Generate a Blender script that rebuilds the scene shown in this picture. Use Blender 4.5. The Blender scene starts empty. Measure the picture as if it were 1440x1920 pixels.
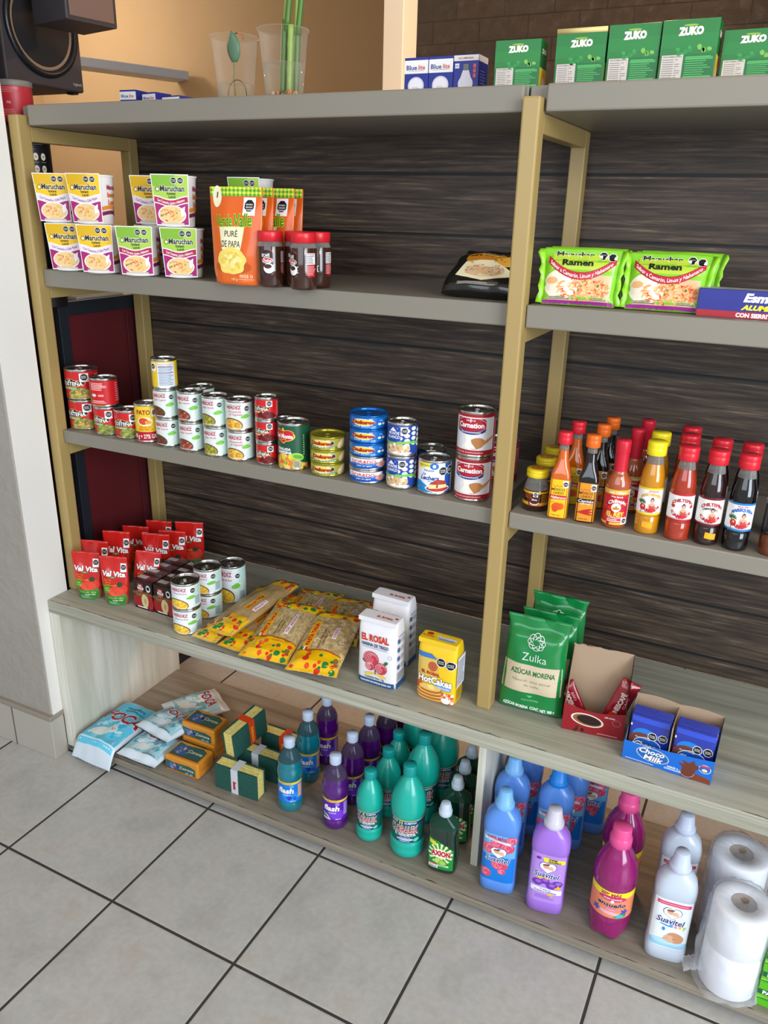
import bpy, math, random
from math import sin, cos, pi, sqrt
from mathutils import Vector, Matrix, noise, geometry

# ------------------------------------------------------------------ camera, world, lights, exposure
SC = bpy.context.scene
COL = SC.collection
SC.view_settings.view_transform = 'Standard'
SC.view_settings.look = 'None'
SC.view_settings.gamma = 1.0
SC.view_settings.use_curve_mapping = False
SC.view_settings.exposure = 0.0

CAM_LOC = (1.5772, -1.2832, 1.4437)
YAW, PITCH, ROLL, FPX = 0.4469, -0.3653, 0.0250, 1491.3
cam_d = bpy.data.cameras.new('camera')
cam = bpy.data.objects.new('camera', cam_d)
COL.objects.link(cam)
_f = Vector((-sin(YAW)*cos(PITCH), cos(YAW)*cos(PITCH), sin(PITCH)))
_r = Vector((cos(YAW), sin(YAW), 0))
_u = _r.cross(_f)
_r2 = cos(ROLL)*_r + sin(ROLL)*_u
_u2 = -sin(ROLL)*_r + cos(ROLL)*_u
_m = Matrix((_r2, _u2, -_f)).transposed().to_4x4()
_m.translation = CAM_LOC
cam.matrix_world = _m
cam_d.sensor_fit = 'VERTICAL'
cam_d.sensor_height = 36.0
cam_d.lens = 36.0*FPX/1920.0
cam_d.clip_start = 0.02
SC.camera = cam

world = bpy.data.worlds.new('room_light')
SC.world = world
world.use_nodes = True
world.node_tree.nodes['Background'].inputs[0].default_value = (0.90, 0.93, 1.0, 1)
world.node_tree.nodes['Background'].inputs[1].default_value = 0.55

def area(name, loc, target, sx, sy, power, color):
    l = bpy.data.lights.new(name, 'AREA')
    l.shape = 'RECTANGLE'; l.size = sx; l.size_y = sy
    l.energy = power; l.color = color
    o = bpy.data.objects.new(name, l); COL.objects.link(o)
    o.location = loc
    o.rotation_euler = (Vector(target)-Vector(loc)).to_track_quat('-Z', 'Y').to_euler()
    return o
def lamp(name, loc, power, color, size=0.05):
    l = bpy.data.lights.new(name, 'POINT'); l.energy = power; l.color = color; l.shadow_soft_size = size
    o = bpy.data.objects.new(name, l); COL.objects.link(o); o.location = loc
    return o
# daylight through the shop's open front (right of and behind the camera), and a window further left
area('doorway_daylight', (4.2, -2.0, 1.6), (1.0, 0.1, 0.8), 1.8, 2.3, 135, (0.80, 0.90, 1.0))
area('front_window_daylight', (1.2, -3.3, 2.0), (1.0, 0.2, 0.6), 3.2, 1.6, 52, (0.80, 0.90, 1.0))
# warm bulbs: one in the shop, two in the room behind the shelves, one by the brick wall
lamp('shop_ceiling_bulb', (2.7, -0.35, 2.55), 10, (1.0, 0.74, 0.46), 0.07)
lamp('shop_wall_lamp', (2.5, -1.5, 1.95), 20, (1.0, 0.71, 0.44), 0.10)
lamp('back_room_bulb', (-2.5, 2.25, 2.45), 19, (1.0, 0.93, 0.86), 0.10)
lamp('brick_wall_bulb', (1.12, 1.34, 2.32), 13, (1.0, 0.68, 0.38), 0.03)
lamp('counter_bulb', (1.0, 1.10, 1.30), 30, (1.0, 0.56, 0.30), 0.08)

# ------------------------------------------------------------------ materials
def lin(h):
    c = [int(h[i:i+2], 16)/255 for i in (0, 2, 4)]
    return tuple(x/12.92 if x <= .04045 else ((x+.055)/1.055)**2.4 for x in c) + (1.0,)
MC = {}
def M(h, rough=.45, metal=0.0, trans=0.0, coat=0.0, ior=1.45, bump=0.0, bs=200.0, alpha=1.0, sss=0.0):
    k = (h, rough, metal, trans, coat, ior, bump, bs, alpha, sss)
    if k in MC: return MC[k]
    m = bpy.data.materials.new('mat_'+h); m.use_nodes = True
    b = m.node_tree.nodes['Principled BSDF']
    b.inputs['Base Color'].default_value = lin(h)
    b.inputs['Roughness'].default_value = rough
    b.inputs['Metallic'].default_value = metal
    b.inputs['Transmission Weight'].default_value = trans
    b.inputs['Coat Weight'].default_value = coat
    b.inputs['Coat Roughness'].default_value = .08
    b.inputs['IOR'].default_value = ior
    b.inputs['Alpha'].default_value = alpha
    if sss:
        b.inputs['Subsurface Weight'].default_value = sss
        b.inputs['Subsurface Radius'].default_value = (.02, .02, .02)
    if bump:
        n = m.node_tree.nodes; L = m.node_tree.links
        t = n.new('ShaderNodeTexCoord'); s = n.new('ShaderNodeTexNoise'); s.inputs['Scale'].default_value = bs
        s.inputs['Detail'].default_value = 3
        u = n.new('ShaderNodeBump'); u.inputs['Strength'].default_value = bump; u.inputs['Distance'].default_value = .002
        L.new(t.outputs['Object'], s.inputs['Vector']); L.new(s.outputs['Fac'], u.inputs['Height']); L.new(u.outputs[0], b.inputs['Normal'])
    MC[k] = m
    return m
def film(name, h, alpha, rough=.08, gl='ffffff'):
    """clear plastic: partly see-through, with a coloured diffuse share and a gloss"""
    m = bpy.data.materials.new(name); m.use_nodes = True
    N = m.node_tree.nodes; L = m.node_tree.links; N.clear()
    o = N.new('ShaderNodeOutputMaterial'); t = N.new('ShaderNodeBsdfTransparent'); p = N.new('ShaderNodeBsdfPrincipled')
    mx = N.new('ShaderNodeMixShader'); lw = N.new('ShaderNodeLayerWeight'); lw.inputs['Blend'].default_value = .35
    mp = N.new('ShaderNodeMath'); mp.operation = 'MULTIPLY_ADD'; mp.inputs[1].default_value = .42; mp.inputs[2].default_value = alpha
    p.inputs['Base Color'].default_value = lin(h); p.inputs['Roughness'].default_value = rough
    t.inputs['Color'].default_value = lin(gl)
    L.new(lw.outputs['Facing'], mp.inputs[0]); L.new(mp.outputs[0], mx.inputs[0])
    L.new(t.outputs[0], mx.inputs[1]); L.new(p.outputs[0], mx.inputs[2]); L.new(mx.outputs[0], o.inputs[0])
    return m
class NT:
    def __init__(s, name, rough=.5):
        s.m = bpy.data.materials.new(name); s.m.use_nodes = True
        s.N = s.m.node_tree.nodes; s.L = s.m.node_tree.links
        s.b = s.N['Principled BSDF']; s.b.inputs['Roughness'].default_value = rough
        s.tc = s.N.new('ShaderNodeTexCoord')
    def map(s, scale=(1, 1, 1), loc=(0, 0, 0), rot=(0, 0, 0)):
        n = s.N.new('ShaderNodeMapping'); n.inputs['Scale'].default_value = scale
        n.inputs['Location'].default_value = loc; n.inputs['Rotation'].default_value = rot
        s.L.new(s.tc.outputs['Object'], n.inputs['Vector']); return n.outputs[0]
    def noise(s, v, scale, detail=4, rough=.55, dist=0):
        n = s.N.new('ShaderNodeTexNoise'); n.inputs['Scale'].default_value = scale; n.inputs['Detail'].default_value = detail
        n.inputs['Roughness'].default_value = rough; n.inputs['Distortion'].default_value = dist
        s.L.new(v, n.inputs['Vector']); return n.outputs['Fac']
    def ramp(s, f, stops):
        n = s.N.new('ShaderNodeValToRGB'); e = n.color_ramp.elements
        while len(e) < len(stops): e.new(.5)
        for q, (p, h) in zip(e, stops): q.position = p; q.color = lin(h)
        s.L.new(f, n.inputs[0]); return n.outputs[0]
    def math(s, op, a, b=None, c=None):
        n = s.N.new('ShaderNodeMath'); n.operation = op
        for i, x in enumerate((a, b, c)):
            if x is None: continue
            if isinstance(x, (int, float)): n.inputs[i].default_value = x
            else: s.L.new(x, n.inputs[i])
        return n.outputs[0]
    def mix(s, f, a, b, typ='MIX'):
        n = s.N.new('ShaderNodeMixRGB'); n.blend_type = typ
        for i, x in enumerate((f, a, b)):
            if isinstance(x, (int, float)): n.inputs[i].default_value = x
            elif isinstance(x, str): n.inputs[i].default_value = lin(x)
            else: s.L.new(x, n.inputs[i])
        return n.outputs[0]
    def xyz(s, v):
        n = s.N.new('ShaderNodeSeparateXYZ'); s.L.new(v, n.inputs[0]); return n.outputs
    def bump(s, h, st=.3, d=.002):
        n = s.N.new('ShaderNodeBump'); n.inputs['Strength'].default_value = st; n.inputs['Distance'].default_value = d
        s.L.new(h, n.inputs['Height']); s.L.new(n.outputs[0], s.b.inputs['Normal'])
    def col(s, c): s.L.new(c, s.b.inputs['Base Color'])

def floor_mat():
    t = NT('glazed_floor_tile', .34)
    v = t.map(loc=(-.1574, .0004, 0)); rot = t.N.new('ShaderNodeMapping'); rot.inputs['Rotation'].default_value = (0, 0, .0162)
    t.L.new(v, rot.inputs['Vector']); x, y, z = t.xyz(rot.outputs[0])
    mn = t.math('MINIMUM', t.math('PINGPONG', x, .165), t.math('PINGPONG', y, .165))
    g = t.math('LESS_THAN', mn, .0031)
    n1 = t.noise(t.map(), 9, 5); n2 = t.noise(t.map(), 70, 3)
    base = t.ramp(n1, [(.3, 'a5a29c'), (.55, 'b3b1ac'), (.75, 'aea69c')])
    base = t.mix(.14, base, t.ramp(n2, [(.3, '8f8b84'), (.7, 'd6d3cc')]))
    t.col(t.mix(g, base, '35302e'))
    e = t.math('MULTIPLY', t.math('MINIMUM', mn, .006), 160)
    t.bump(t.math('ADD', e, t.math('MULTIPLY', n1, .5)), .35, .0025)
    t.L.new(t.math('MULTIPLY_ADD', g, .5, .33), t.b.inputs['Roughness'])
    return t.m
def wood_wash(name, axis, cols, sc=1.0, rough=.5):
    t = NT(name, rough)
    s = {'x': (1.2, 26, 60), 'z': (38, 14, 1.1), 'y': (60, 1.2, 26)}[axis]
    n1 = t.noise(t.map(scale=tuple(a*sc for a in s)), 2.2, 6, .6, .3)
    n2 = t.noise(t.map(scale=tuple(a*.3*sc for a in s)), 1.5, 3, .5, .6)
    f = t.math('ADD', t.math('MULTIPLY', n1, .6), t.math('MULTIPLY', n2, .4))
    c = t.ramp(f, [(.34, cols[0]), (.5, cols[1]), (.66, cols[2])]); t.col(c)
    t.bump(f, .12, .001)
    return t.m
def board_mat():
    t = NT('dark_plank_panel', .55)
    x, y, z = t.xyz(t.tc.outputs['Object'])
    zz = t.math('SUBTRACT', z, .015)
    pp = t.math('PINGPONG', zz, .0625)
    g = t.math('LESS_THAN', pp, .0034)
    row = t.math('FLOOR', t.math('DIVIDE', zz, .125))
    cmb = t.N.new('ShaderNodeCombineXYZ'); t.L.new(t.math('MULTIPLY_ADD', row, 3.7, x), cmb.inputs[0]); t.L.new(z, cmb.inputs[2]); t.L.new(row, cmb.inputs[1])
    def nz(sc, scale, det, ro, di):
        m = t.N.new('ShaderNodeMapping'); m.inputs['Scale'].default_value = sc; t.L.new(cmb.outputs[0], m.inputs['Vector']); return t.noise(m.outputs[0], scale, det, ro, di)
    n1 = nz((1.9, 1, 48), 3.0, 10, .66, .45); n2 = nz((1.2, 1, 9), 3.2, 4, .6, 1.6)
    c = t.ramp(n1, [(.30, '241b16'), (.46, '44362b'), (.58, '5c4b3c'), (.74, '9c8870')])
    c = t.mix(.75, c, t.ramp(n2, [(.3, '6a5d54'), (.7, 'ffffff')]), 'MULTIPLY')
    t.col(t.mix(g, c, '0c0908'))
    t.bump(t.math('ADD', t.math('MULTIPLY', t.math('MINIMUM', pp, .005), 120), t.math('MULTIPLY', n1, .4)), .4, .002)
    return t.m
def brick_mat():
    t = NT('black_glossy_brick', .16)
    v = t.map(rot=(-pi/2, 0, 0))
    b = t.N.new('ShaderNodeTexBrick'); t.L.new(v, b.inputs['Vector'])
    b.inputs['Scale'].default_value = 1; b.inputs['Brick Width'].default_value = .168; b.inputs['Row Height'].default_value = .068
    b.inputs['Mortar Size'].default_value = .0016; b.inputs['Mortar Smooth'].default_value = .4
    b.inputs['Color1'].default_value = lin('2a231d'); b.inputs['Color2'].default_value = lin('352b23'); b.inputs['Mortar'].default_value = lin('1a1511')
    t.col(b.outputs['Color'])
    n = t.noise(t.map(), 28, 7, .75, .6)
    h = t.math('SUBTRACT', t.math('MULTIPLY', n, 1.0), t.math('MULTIPLY', b.outputs['Fac'], 1.3))
    t.bump(h, 1.0, .022)
    return t.m
def plaster(name, a, b_, st=.5, sc=18, rough=.8, d=.006):
    t = NT(name, rough)
    n = t.noise(t.map(), sc, 6, .6, .3); n2 = t.noise(t.map(), 3, 3)
    t.col(t.mix(n2, a, b_)); t.bump(n, st, d); return t.m
def sponge_mat(name, a, b_, sc=260):
    t = NT(name, .95); n = t.noise(t.map(), sc, 3, .7); t.col(t.ramp(n, [(.3, a), (.7, b_)])); t.bump(n, .8, .0015); return t.m
def speck(name, a, b_, c_, sc, rough=.5, stretch=(1, 1, 1)):
    t = NT(name, rough); n = t.noise(t.map(scale=stretch), sc, 3, .6); t.col(t.ramp(n, [(.35, a), (.5, b_), (.65, c_)])); t.bump(n, .3, .002); return t.m

MT = dict(
    floor=floor_mat(), board=board_mat(), brick=brick_mat(),
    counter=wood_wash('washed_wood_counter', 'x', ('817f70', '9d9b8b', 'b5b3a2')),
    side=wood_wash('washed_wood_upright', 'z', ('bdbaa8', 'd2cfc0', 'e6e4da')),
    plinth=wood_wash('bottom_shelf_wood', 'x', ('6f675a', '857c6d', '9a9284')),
    column=plaster('rough_grey_plaster', 'a59e95', '938c83', .7, 26),
    column_side=plaster('smooth_white_plaster', 'e6e3dc', 'dedbd4', .12, 12),
    cream=plaster('cream_wall_paint', 'cdad82', 'c7a475', .08, 30),
    grey=plaster('grey_shelf_paint', '7d776c', '868073', .08, 40, .45, .002),
    gold=plaster('ochre_frame_paint', 'ab925c', 'a18852', .1, 60, .38, .001),
    skirting=plaster('skirting_tile', 'b3aea2', 'a49d92', .1, 20, .35, .002),
    steel=M('c9c8c4', .22, 1.0), steel_dark=M('8e8c88', .3, 1.0),
    clearcup=film('clear_plastic_cup', 'e9e2d6', .0, .06),
    bagfilm=film('crinkled_clear_bag', 'e2e6ee', .14, .10),
    pastafilm=M('b59b66', .2, coat=.6),
    clearpet=film('clear_bottle_neck', 'b9b6b0', .25, .04, 'd8d8d8'),
    water=film('plant_water', 'b8b49a', .06, .05),
)

# ------------------------------------------------------------------ mesh helpers
def sgnpow(v, p): return math.copysign(abs(v)**p, v)
class MB:
    def __init__(s): s.v = []; s.f = []; s.mi = []; s.sm = []; s.mats = []
    def mid(s, m):
        if m not in s.mats: s.mats.append(m)
        return s.mats.index(m)
    def add(s, vs, fs, m, smooth=True):
        o = len(s.v); k = s.mid(m); s.v += [tuple(v) for v in vs]
        for f in fs: s.f.append(tuple(i+o for i in f)); s.mi.append(k); s.sm.append(smooth)
        return s
    def box(s, x0, x1, y0, y1, z0, z1, m):
        vs = [(x, y, z) for x in (x0, x1) for y in (y0, y1) for z in (z0, z1)]
        return s.add(vs, [(0, 1, 3, 2), (4, 6, 7, 5), (0, 4, 5, 1), (2, 3, 7, 6), (0, 2, 6, 4), (1, 5, 7, 3)], m, False)
    def sup(s, rows, m, seg=28, c=(0, 0), mfun=None, cap=True):
        """stack of superellipse rings; row = (z, a, b, n)"""
        vs = []
        for z, a, b, n in rows:
            for i in range(seg):
                t = 2*pi*i/seg; vs.append((c[0]+a*sgnpow(cos(t), 2/n), c[1]+b*sgnpow(sin(t), 2/n), z))
        R_ = len(rows)
        for j in range(R_-1):
            fs = [(j*seg+i, j*seg+(i+1) % seg, (j+1)*seg+(i+1) % seg, (j+1)*seg+i) for i in range(seg)]
            if j == 0: base = len(s.v); s.v += [tuple(v) for v in vs]
            k = s.mid(mfun((rows[j][0]+rows[j+1][0])/2) if mfun else m)
            for f in fs: s.f.append(tuple(i+base for i in f)); s.mi.append(k); s.sm.append(True)
        if cap:
            k = s.mid(mfun(rows[0][0]) if mfun else m); s.f.append(tuple(base+i for i in reversed(range(seg)))); s.mi.append(k); s.sm.append(False)
            k = s.mid(mfun(rows[-1][0]) if mfun else m); s.f.append(tuple(base+(R_-1)*seg+i for i in range(seg))); s.mi.append(k); s.sm.append(False)
        return s
    def lathe(s, prof, m, seg=28, c=(0, 0), mfun=None, cap=True):
        return s.sup([(z, r, r, 2) for r, z in prof], m, seg, c, mfun, cap)
    def grid(s, F, nu, nv, m, smooth=True):
        vs = [F(i/nu, j/nv) for j in range(nv+1) for i in range(nu+1)]
        fs = [(j*(nu+1)+i, j*(nu+1)+i+1, (j+1)*(nu+1)+i+1, (j+1)*(nu+1)+i) for j in range(nv) for i in range(nu)]
        return s.add(vs, fs, m, smooth)
    def tube(s, pts, r, m, seg=8):
        pts = [Vector(q) for q in pts]; vs = []; n = len(pts)
        rr = r if isinstance(r, (list, tuple)) else [r]*n
        for i, q in enumerate(pts):
            d = (pts[min(i+1, n-1)]-pts[max(i-1, 0)]).normalized()
            a = d.cross(Vector((0, 0, 1)) if abs(d.z) < .9 else Vector((1, 0, 0))).normalized(); b = d.cross(a)
            for k in range(seg): t = 2*pi*k/seg; vs.append(q+rr[i]*(cos(t)*a+sin(t)*b))
        fs = [(i*seg+k, i*seg+(k+1) % seg, (i+1)*seg+(k+1) % seg, (i+1)*seg+k) for i in range(n-1) for k in range(seg)]
        fs += [tuple(reversed(range(seg))), tuple((n-1)*seg+k for k in range(seg))]
        return s.add(vs, fs, m)
    def build(s, name, parent=None, bevel=0, seg=2, sub=0, solid=0):
        me = bpy.data.meshes.new(name); me.from_pydata(s.v, [], s.f)
        for m in s.mats: me.materials.append(m)
        me.polygons.foreach_set('material_index', s.mi); me.polygons.foreach_set('use_smooth', s.sm); me.update()
        o = bpy.data.objects.new(name, me); COL.objects.link(o)
        if parent: o.parent = parent
        if solid: d = o.modifiers.new('thickness', 'SOLIDIFY'); d.thickness = solid
        if bevel: d = o.modifiers.new('bevel', 'BEVEL'); d.width = bevel; d.segments = seg; d.limit_method = 'ANGLE'; d.angle_limit = .6
        if sub: d = o.modifiers.new('smooth', 'SUBSURF'); d.levels = sub; d.render_levels = sub
        return o

# ------------------------------------------------------------------ printed labels (real lettering laid on a surface)
TXT = {}
def text_geo(st, bold, shear):
    k = (st, bold, shear)
    if k in TXT: return TXT[k]
    cu = bpy.data.curves.new('t', 'FONT'); cu.body = st; cu.size = 1; cu.offset = bold; cu.shear = shear; cu.resolution_u = 2
    ob = bpy.data.objects.new('t', cu); me = bpy.data.meshes.new_from_object(ob)
    vs = [(v.co.x, v.co.y) for v in me.vertices]; me.calc_loop_triangles()
    fs = [tuple(t.vertices) for t in me.loop_triangles]
    bpy.data.objects.remove(ob); bpy.data.curves.remove(cu); bpy.data.meshes.remove(me)
    if vs:
        x0 = min(v[0] for v in vs); x1 = max(v[0] for v in vs)
    else: x0, x1 = 0, 1
    TXT[k] = (vs, fs, x0, x1); return TXT[k]
def clip(poly, ax, lo, hi):
    for val, sg in ((lo, 1), (hi, -1)):
        out = []; n = len(poly)
        for i in range(n):
            a, b = poly[i], poly[(i+1) % n]; da = (a[ax]-val)*sg; db = (b[ax]-val)*sg
            if da >= 0: out.append(a)
            if (da > 0 > db) or (da < 0 < db):
                t = da/(da-db); out.append((a[0]+(b[0]-a[0])*t, a[1]+(b[1]-a[1])*t))
        poly = out
        if len(poly) < 3: return []
    return poly
class D:
    """a printed label: flat shapes in (u,v) metres, cut into strips and laid on the surface F(u,v,offset)"""
    def __init__(s, F, su=.004, sv=None, lift=.00012): s.F = F; s.su = su; s.sv = sv; s.mb = MB(); s.lift = lift
    def put(s, polys, m, L):
        key = {}; vs = []; fs = []; off = s.lift*(L+1.5)
        def vid(q):
            k = (round(q[0]*1e6), round(q[1]*1e6))
            if k not in key: key[k] = len(vs); vs.append(s.F(q[0], q[1], off))
            return key[k]
        for p in polys:
            pcs = [p]
            for ax, st in ((0, s.su), (1, s.sv)):
                if not st: continue
                nx = []
                for q in pcs:
                    lo = min(a[ax] for a in q); hi = max(a[ax] for a in q)
                    k0 = math.floor(lo/st+1e-6); k1 = math.ceil(hi/st-1e-6)
                    if k1-k0 <= 1: nx.append(q); continue
                    for k in range(k0, k1):
                        c = clip(q, ax, k*st, (k+1)*st)
                        if c: nx.append(c)
                pcs = nx
            for q in pcs:
                ids = []
                for a in q:
                    i = vid(a)
                    if not ids or ids[-1] != i: ids.append(i)
                if len(ids) > 1 and ids[0] == ids[-1]: ids.pop()
                if len(set(ids)) >= 3: fs.append(tuple(dict.fromkeys(ids)))
        s.mb.add(vs, fs, m, True); return s
    def rect(s, u0, u1, v0, v1, m, L=0): return s.put([[(u0, v0), (u1, v0), (u1, v1), (u0, v1)]], m, L)
    def poly(s, pts, m, L=1):
        tr = geometry.tessellate_polygon([[Vector((a, b, 0)) for a, b in pts]])
        out = []
        for t in tr:
            q = [pts[i] for i in t]
            if (q[1][0]-q[0][0])*(q[2][1]-q[0][1])-(q[1][1]-q[0][1])*(q[2][0]-q[0][0]) < 0: q.reverse()
            out.append(q)
        return s.put(out, m, L)
    def ell(s, u, v, ru, rv, m, L=1, rot=0, n=18, a0=0, a1=2*pi):
        full = abs(a1-a0-2*pi) < 1e-6
        pts = []
        for i in range(n if full else n+1):
            t = a0+(a1-a0)*i/n; x, y = ru*cos(t), rv*sin(t)
            pts.append((u+x*cos(rot)-y*sin(rot), v+x*sin(rot)+y*cos(rot)))
        return s.put([pts], m, L)
    def ring(s, u, v, ru, rv, t, m, L=1, rot=0, n=22, a0=0, a1=2*pi):
        qs = []
        def P(k, a): x, y = (ru-k)*cos(a), (rv-k)*sin(a); return (u+x*cos(rot)-y*sin(rot), v+x*sin(rot)+y*cos(rot))
        for i in range(n):
            p0 = a0+(a1-a0)*i/n; p1 = a0+(a1-a0)*(i+1)/n; qs.append([P(0, p0), P(0, p1), P(t, p1), P(t, p0)])
        return s.put(qs, m, L)
    def band(s, u0, u1, ft, fb, m, L=1, n=16):
        qs = []
        for i in range(n):
            a = u0+(u1-u0)*i/n; b = u0+(u1-u0)*(i+1)/n; qs.append([(a, fb(a)), (b, fb(b)), (b, ft(b)), (a, ft(a))])
        return s.put(qs, m, L)
    def text(s, st, u, v, h, m, L=2, w=None, bold=.012, shear=0, rot=0, warp=None):
        vs, fs, x0, x1 = text_geo(st, bold, shear)
        ky = h/.72; kx = ky if w is None else w/(x1-x0); xc = (x0+x1)/2
        out = []
        c, sn = cos(rot), sin(rot)
        for f in fs:
            q = []
            for i in f:
                a = (vs[i][0]-xc)*kx; b = vs[i][1]*ky-h/2
                if warp: a, b = warp(a, b)
                q.append((u+a*c-b*sn, v+a*sn+b*c))
            if (q[1][0]-q[0][0])*(q[2][1]-q[0][1])-(q[1][1]-q[0][1])*(q[2][0]-q[0][0]) < 0: q.reverse()
            out.append(q)
        return s.put(out, m, L)
    def otext(s, st, u, v, h, m, om, L=2, amt=.06, **k):
        b = k.pop('bold', .012); w = k.get('w')
        x = text_geo(st, b, k.get('shear', 0)); 
        k2 = dict(k)
        if w:
            y = text_geo(st, b+amt, k.get('shear', 0)); k2['w'] = w*(y[3]-y[2])/(x[3]-x[2])
        s.text(st, u, v, h, om, L, bold=b+amt, **k2); return s.text(st, u, v, h, m, L+1, bold=b, **k)
    def lines(s, u0, u1, v0, v1, n, m, L=2, seed=1, t=.45):
        r = random.Random(seed); p = (v1-v0)/n; qs = []
        for i in range(n):
            a = v0+p*(i+.3); e = u1-(u1-u0)*r.random()*.3; qs.append([(u0, a), (e, a), (e, a+p*t), (u0, a+p*t)])
        return s.put(qs, m, L)
    def blobs(s, u, v, ru, rv, ms, n, sz, L=2, seed=1, asp=.7):
        r = random.Random(seed)
        for i in range(n):
            a = r.random()*2*pi; q = sqrt(r.random())
            s.ell(u+ru*q*cos(a), v+rv*q*sin(a), sz*(.7+.6*r.random()), sz*asp*(.7+.6*r.random()), ms[i % len(ms)], L+(i % 3)*.4, r.random()*3, 8)
        return s
    def octo(s, u, v, r, L=3, words=('EXCESO', 'CALORÍAS')):
        o8 = [(u+r*cos(pi/8+k*pi/4), v+r*sin(pi/8+k*pi/4)) for k in range(8)]
        w8 = [(u+r*1.14*cos(pi/8+k*pi/4), v+r*1.14*sin(pi/8+k*pi/4)) for k in range(8)]
        s.put([w8], WHITE, L); s.put([o8], BLACK, L+1)
        if words:
            for i, t in enumerate(words): s.text(t, u, v+r*.2-i*r*.42, r*.24, WHITE, L+2, w=r*1.35, bold=.02)
        return s
    def build(s, name, parent): return s.mb.build(name, parent)
WHITE = M('f2f1ee', .4); BLACK = M('141214', .4); RED = M('c4161f', .35)
def P(h): return M(h, .38)
def cylF(r):
    return lambda u, v, d: ((r+d)*sin(u/r), -(r+d)*cos(u/r), v)
def flatF(y, rx=0):
    return lambda u, v, d: (u, y-d, v)
def sideF(x):      # right-hand (+x) face, u runs front to back
    return lambda u, v, d: (x+d, u, v)
def topF(z):
    return lambda u, v, d: (u, v, z+d)
def rowsF(rows, arc=True):
    def F(u, v, d):
        i = 0
        while i < len(rows)-2 and rows[i+1][0] < v: i += 1
        z0, a0, b0, n0 = rows[i]; z1, a1, b1, n1 = rows[i+1]
        t = 0 if z1 == z0 else max(0, min(1, (v-z0)/(z1-z0))); a = a0+(a1-a0)*t; b = b0+(b1-b0)*t; n = n0+(n1-n0)*t
        if arc: return ((a+d)*sin(u/a), -(b+d)*cos(u/a), v)
        q = min(.999, abs(u)/a); return (u*(1+d/a), -(b+d)*(1-q**n)**(1/n), v)
    return F

# ------------------------------------------------------------------ things
def tag(o, label=None, cat=None, group=None, kind=None):
    if label: o['label'] = label
    if cat: o['category'] = cat
    if group: o['group'] = group
    if kind: o['kind'] = kind
    return o
def thing(name):
    o = bpy.data.objects.new(name, None); o.empty_display_size = .03; COL.objects.link(o); return o
def dup(o, parent=None):
    c = o.copy(); COL.objects.link(c)
    if parent: c.parent = parent
    for ch in list(o.children): dup(ch, c)
    return c
PROTO = {}
def put(kind, x, y, z, label, group=None, rz=0, rx=0, ry=0, s=None):
    """place one thing of a kind: the first is built, the others are copies with copies of every part"""
    mk, cat, args = KINDS[kind]
    if kind in PROTO: o = dup(PROTO[kind])
    else: o = mk(*args); PROTO[kind] = o
    for k in list(o.keys()):
        if k in ('label', 'group', 'category'): del o[k]
    o.location = (x, y, z); o.rotation_mode = 'XYZ'; o.rotation_euler = (rx, ry, rz)
    if s: o.scale = s
    tag(o, label, cat, group); return o
KINDS = {}

# ================================================================== THE SETTING
def struct(name, mb, **k): o = mb.build(name, **k); o['kind'] = 'structure'; return o
struct('floor', MB().box(-3.2, 4.6, -3.6, 3.6, -.05, 0, MT['floor']))
ZT, Z2, Z3, ZC, ZB = 1.633, 1.2927, .9091, .4722, .040
# the pillar at the left end of the shelves: rough grey front, smooth white flank
c = MB(); c.box(-1.2, -.006, -.034, .068, 0, 2.7, MT['column']); w = struct('wall_left', c, bevel=.004)
c = MB(); c.box(-.006, -.002, -.031, .068, .125, 2.7, MT['column_side']); struct('wall_left_flank', c)
sk = MB(); sk.box(-1.2, -.0005, -.045, .0, 0, .122, MT['skirting']); b0 = struct('baseboard_left', sk, bevel=.002)
l = MB(); l.box(-1.2, .001, -.047, .02, .122, .137, M('8f8578', .8, bump=.6, bs=60)); l.build('grout_ledge', b0, bevel=.003)
j = MB()
for x in (-.152, -.482, -.812): j.box(x, x+.004, -.0456, -.03, 0, .122, M('5d554e', .8))
j.build('grout_joint', b0)
# back room: cream wall, white pillar, black brick wall
struct('wall_back', MB().box(-3.2, 4.6, 3.05, 3.15, 0, 3.0, MT['cream']))
struct('wall_back_left', MB().box(-3.2, -3.1, -3.0, 3.05, 0, 3.0, MT['cream']))
struct('wall_brick', MB().box(.262, 4.2, 1.6, 1.7, 0, 3.0, MT['brick']))
pl = MB(); pl.box(.2, .275, 1.49, 1.72, 0, 3.0, M('f0e2c8', .6)); struct('wall_back_pillar', pl, bevel=.003)

# ================================================================== THE SHELF UNIT
XR = 2.44
def board_box(x0, x1, y0, y1, z0, z1, m, name, parent, bev=.002):
    return MB().box(x0, x1, y0, y1, z0, z1, m).build(name, parent, bevel=bev)
# low bench: counter top, end panels, divider, bottom shelf
bench = thing('low_shelf_bench')
tag(bench, 'long low bench of grey-washed wood on the tiles, carrying the upper shelves', 'bench')
board_box(0, XR, 0, .447, ZC-.0357, ZC, MT['counter'], 'counter_top', bench, .0025)
board_box(0, .0324, .0005, .44, ZB-.02, ZC-.0357, MT['side'], 'end_panel', bench, .0015)
board_box(XR-.0324, XR, .0005, .44, ZB-.02, ZC-.0357, MT['side'], 'end_panel', bench, .0015)
board_box(1.1598, 1.1767, .0909, .37, ZB, ZC-.0357, MT['side'], 'divider', bench, .001)
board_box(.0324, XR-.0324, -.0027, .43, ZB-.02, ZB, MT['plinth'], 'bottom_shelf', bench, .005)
for x in (.12, .85, 1.6, 2.3): board_box(x, x+.05, .12, .36, 0, ZB-.02, MT['counter'], 'skid', bench, .001)
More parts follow.
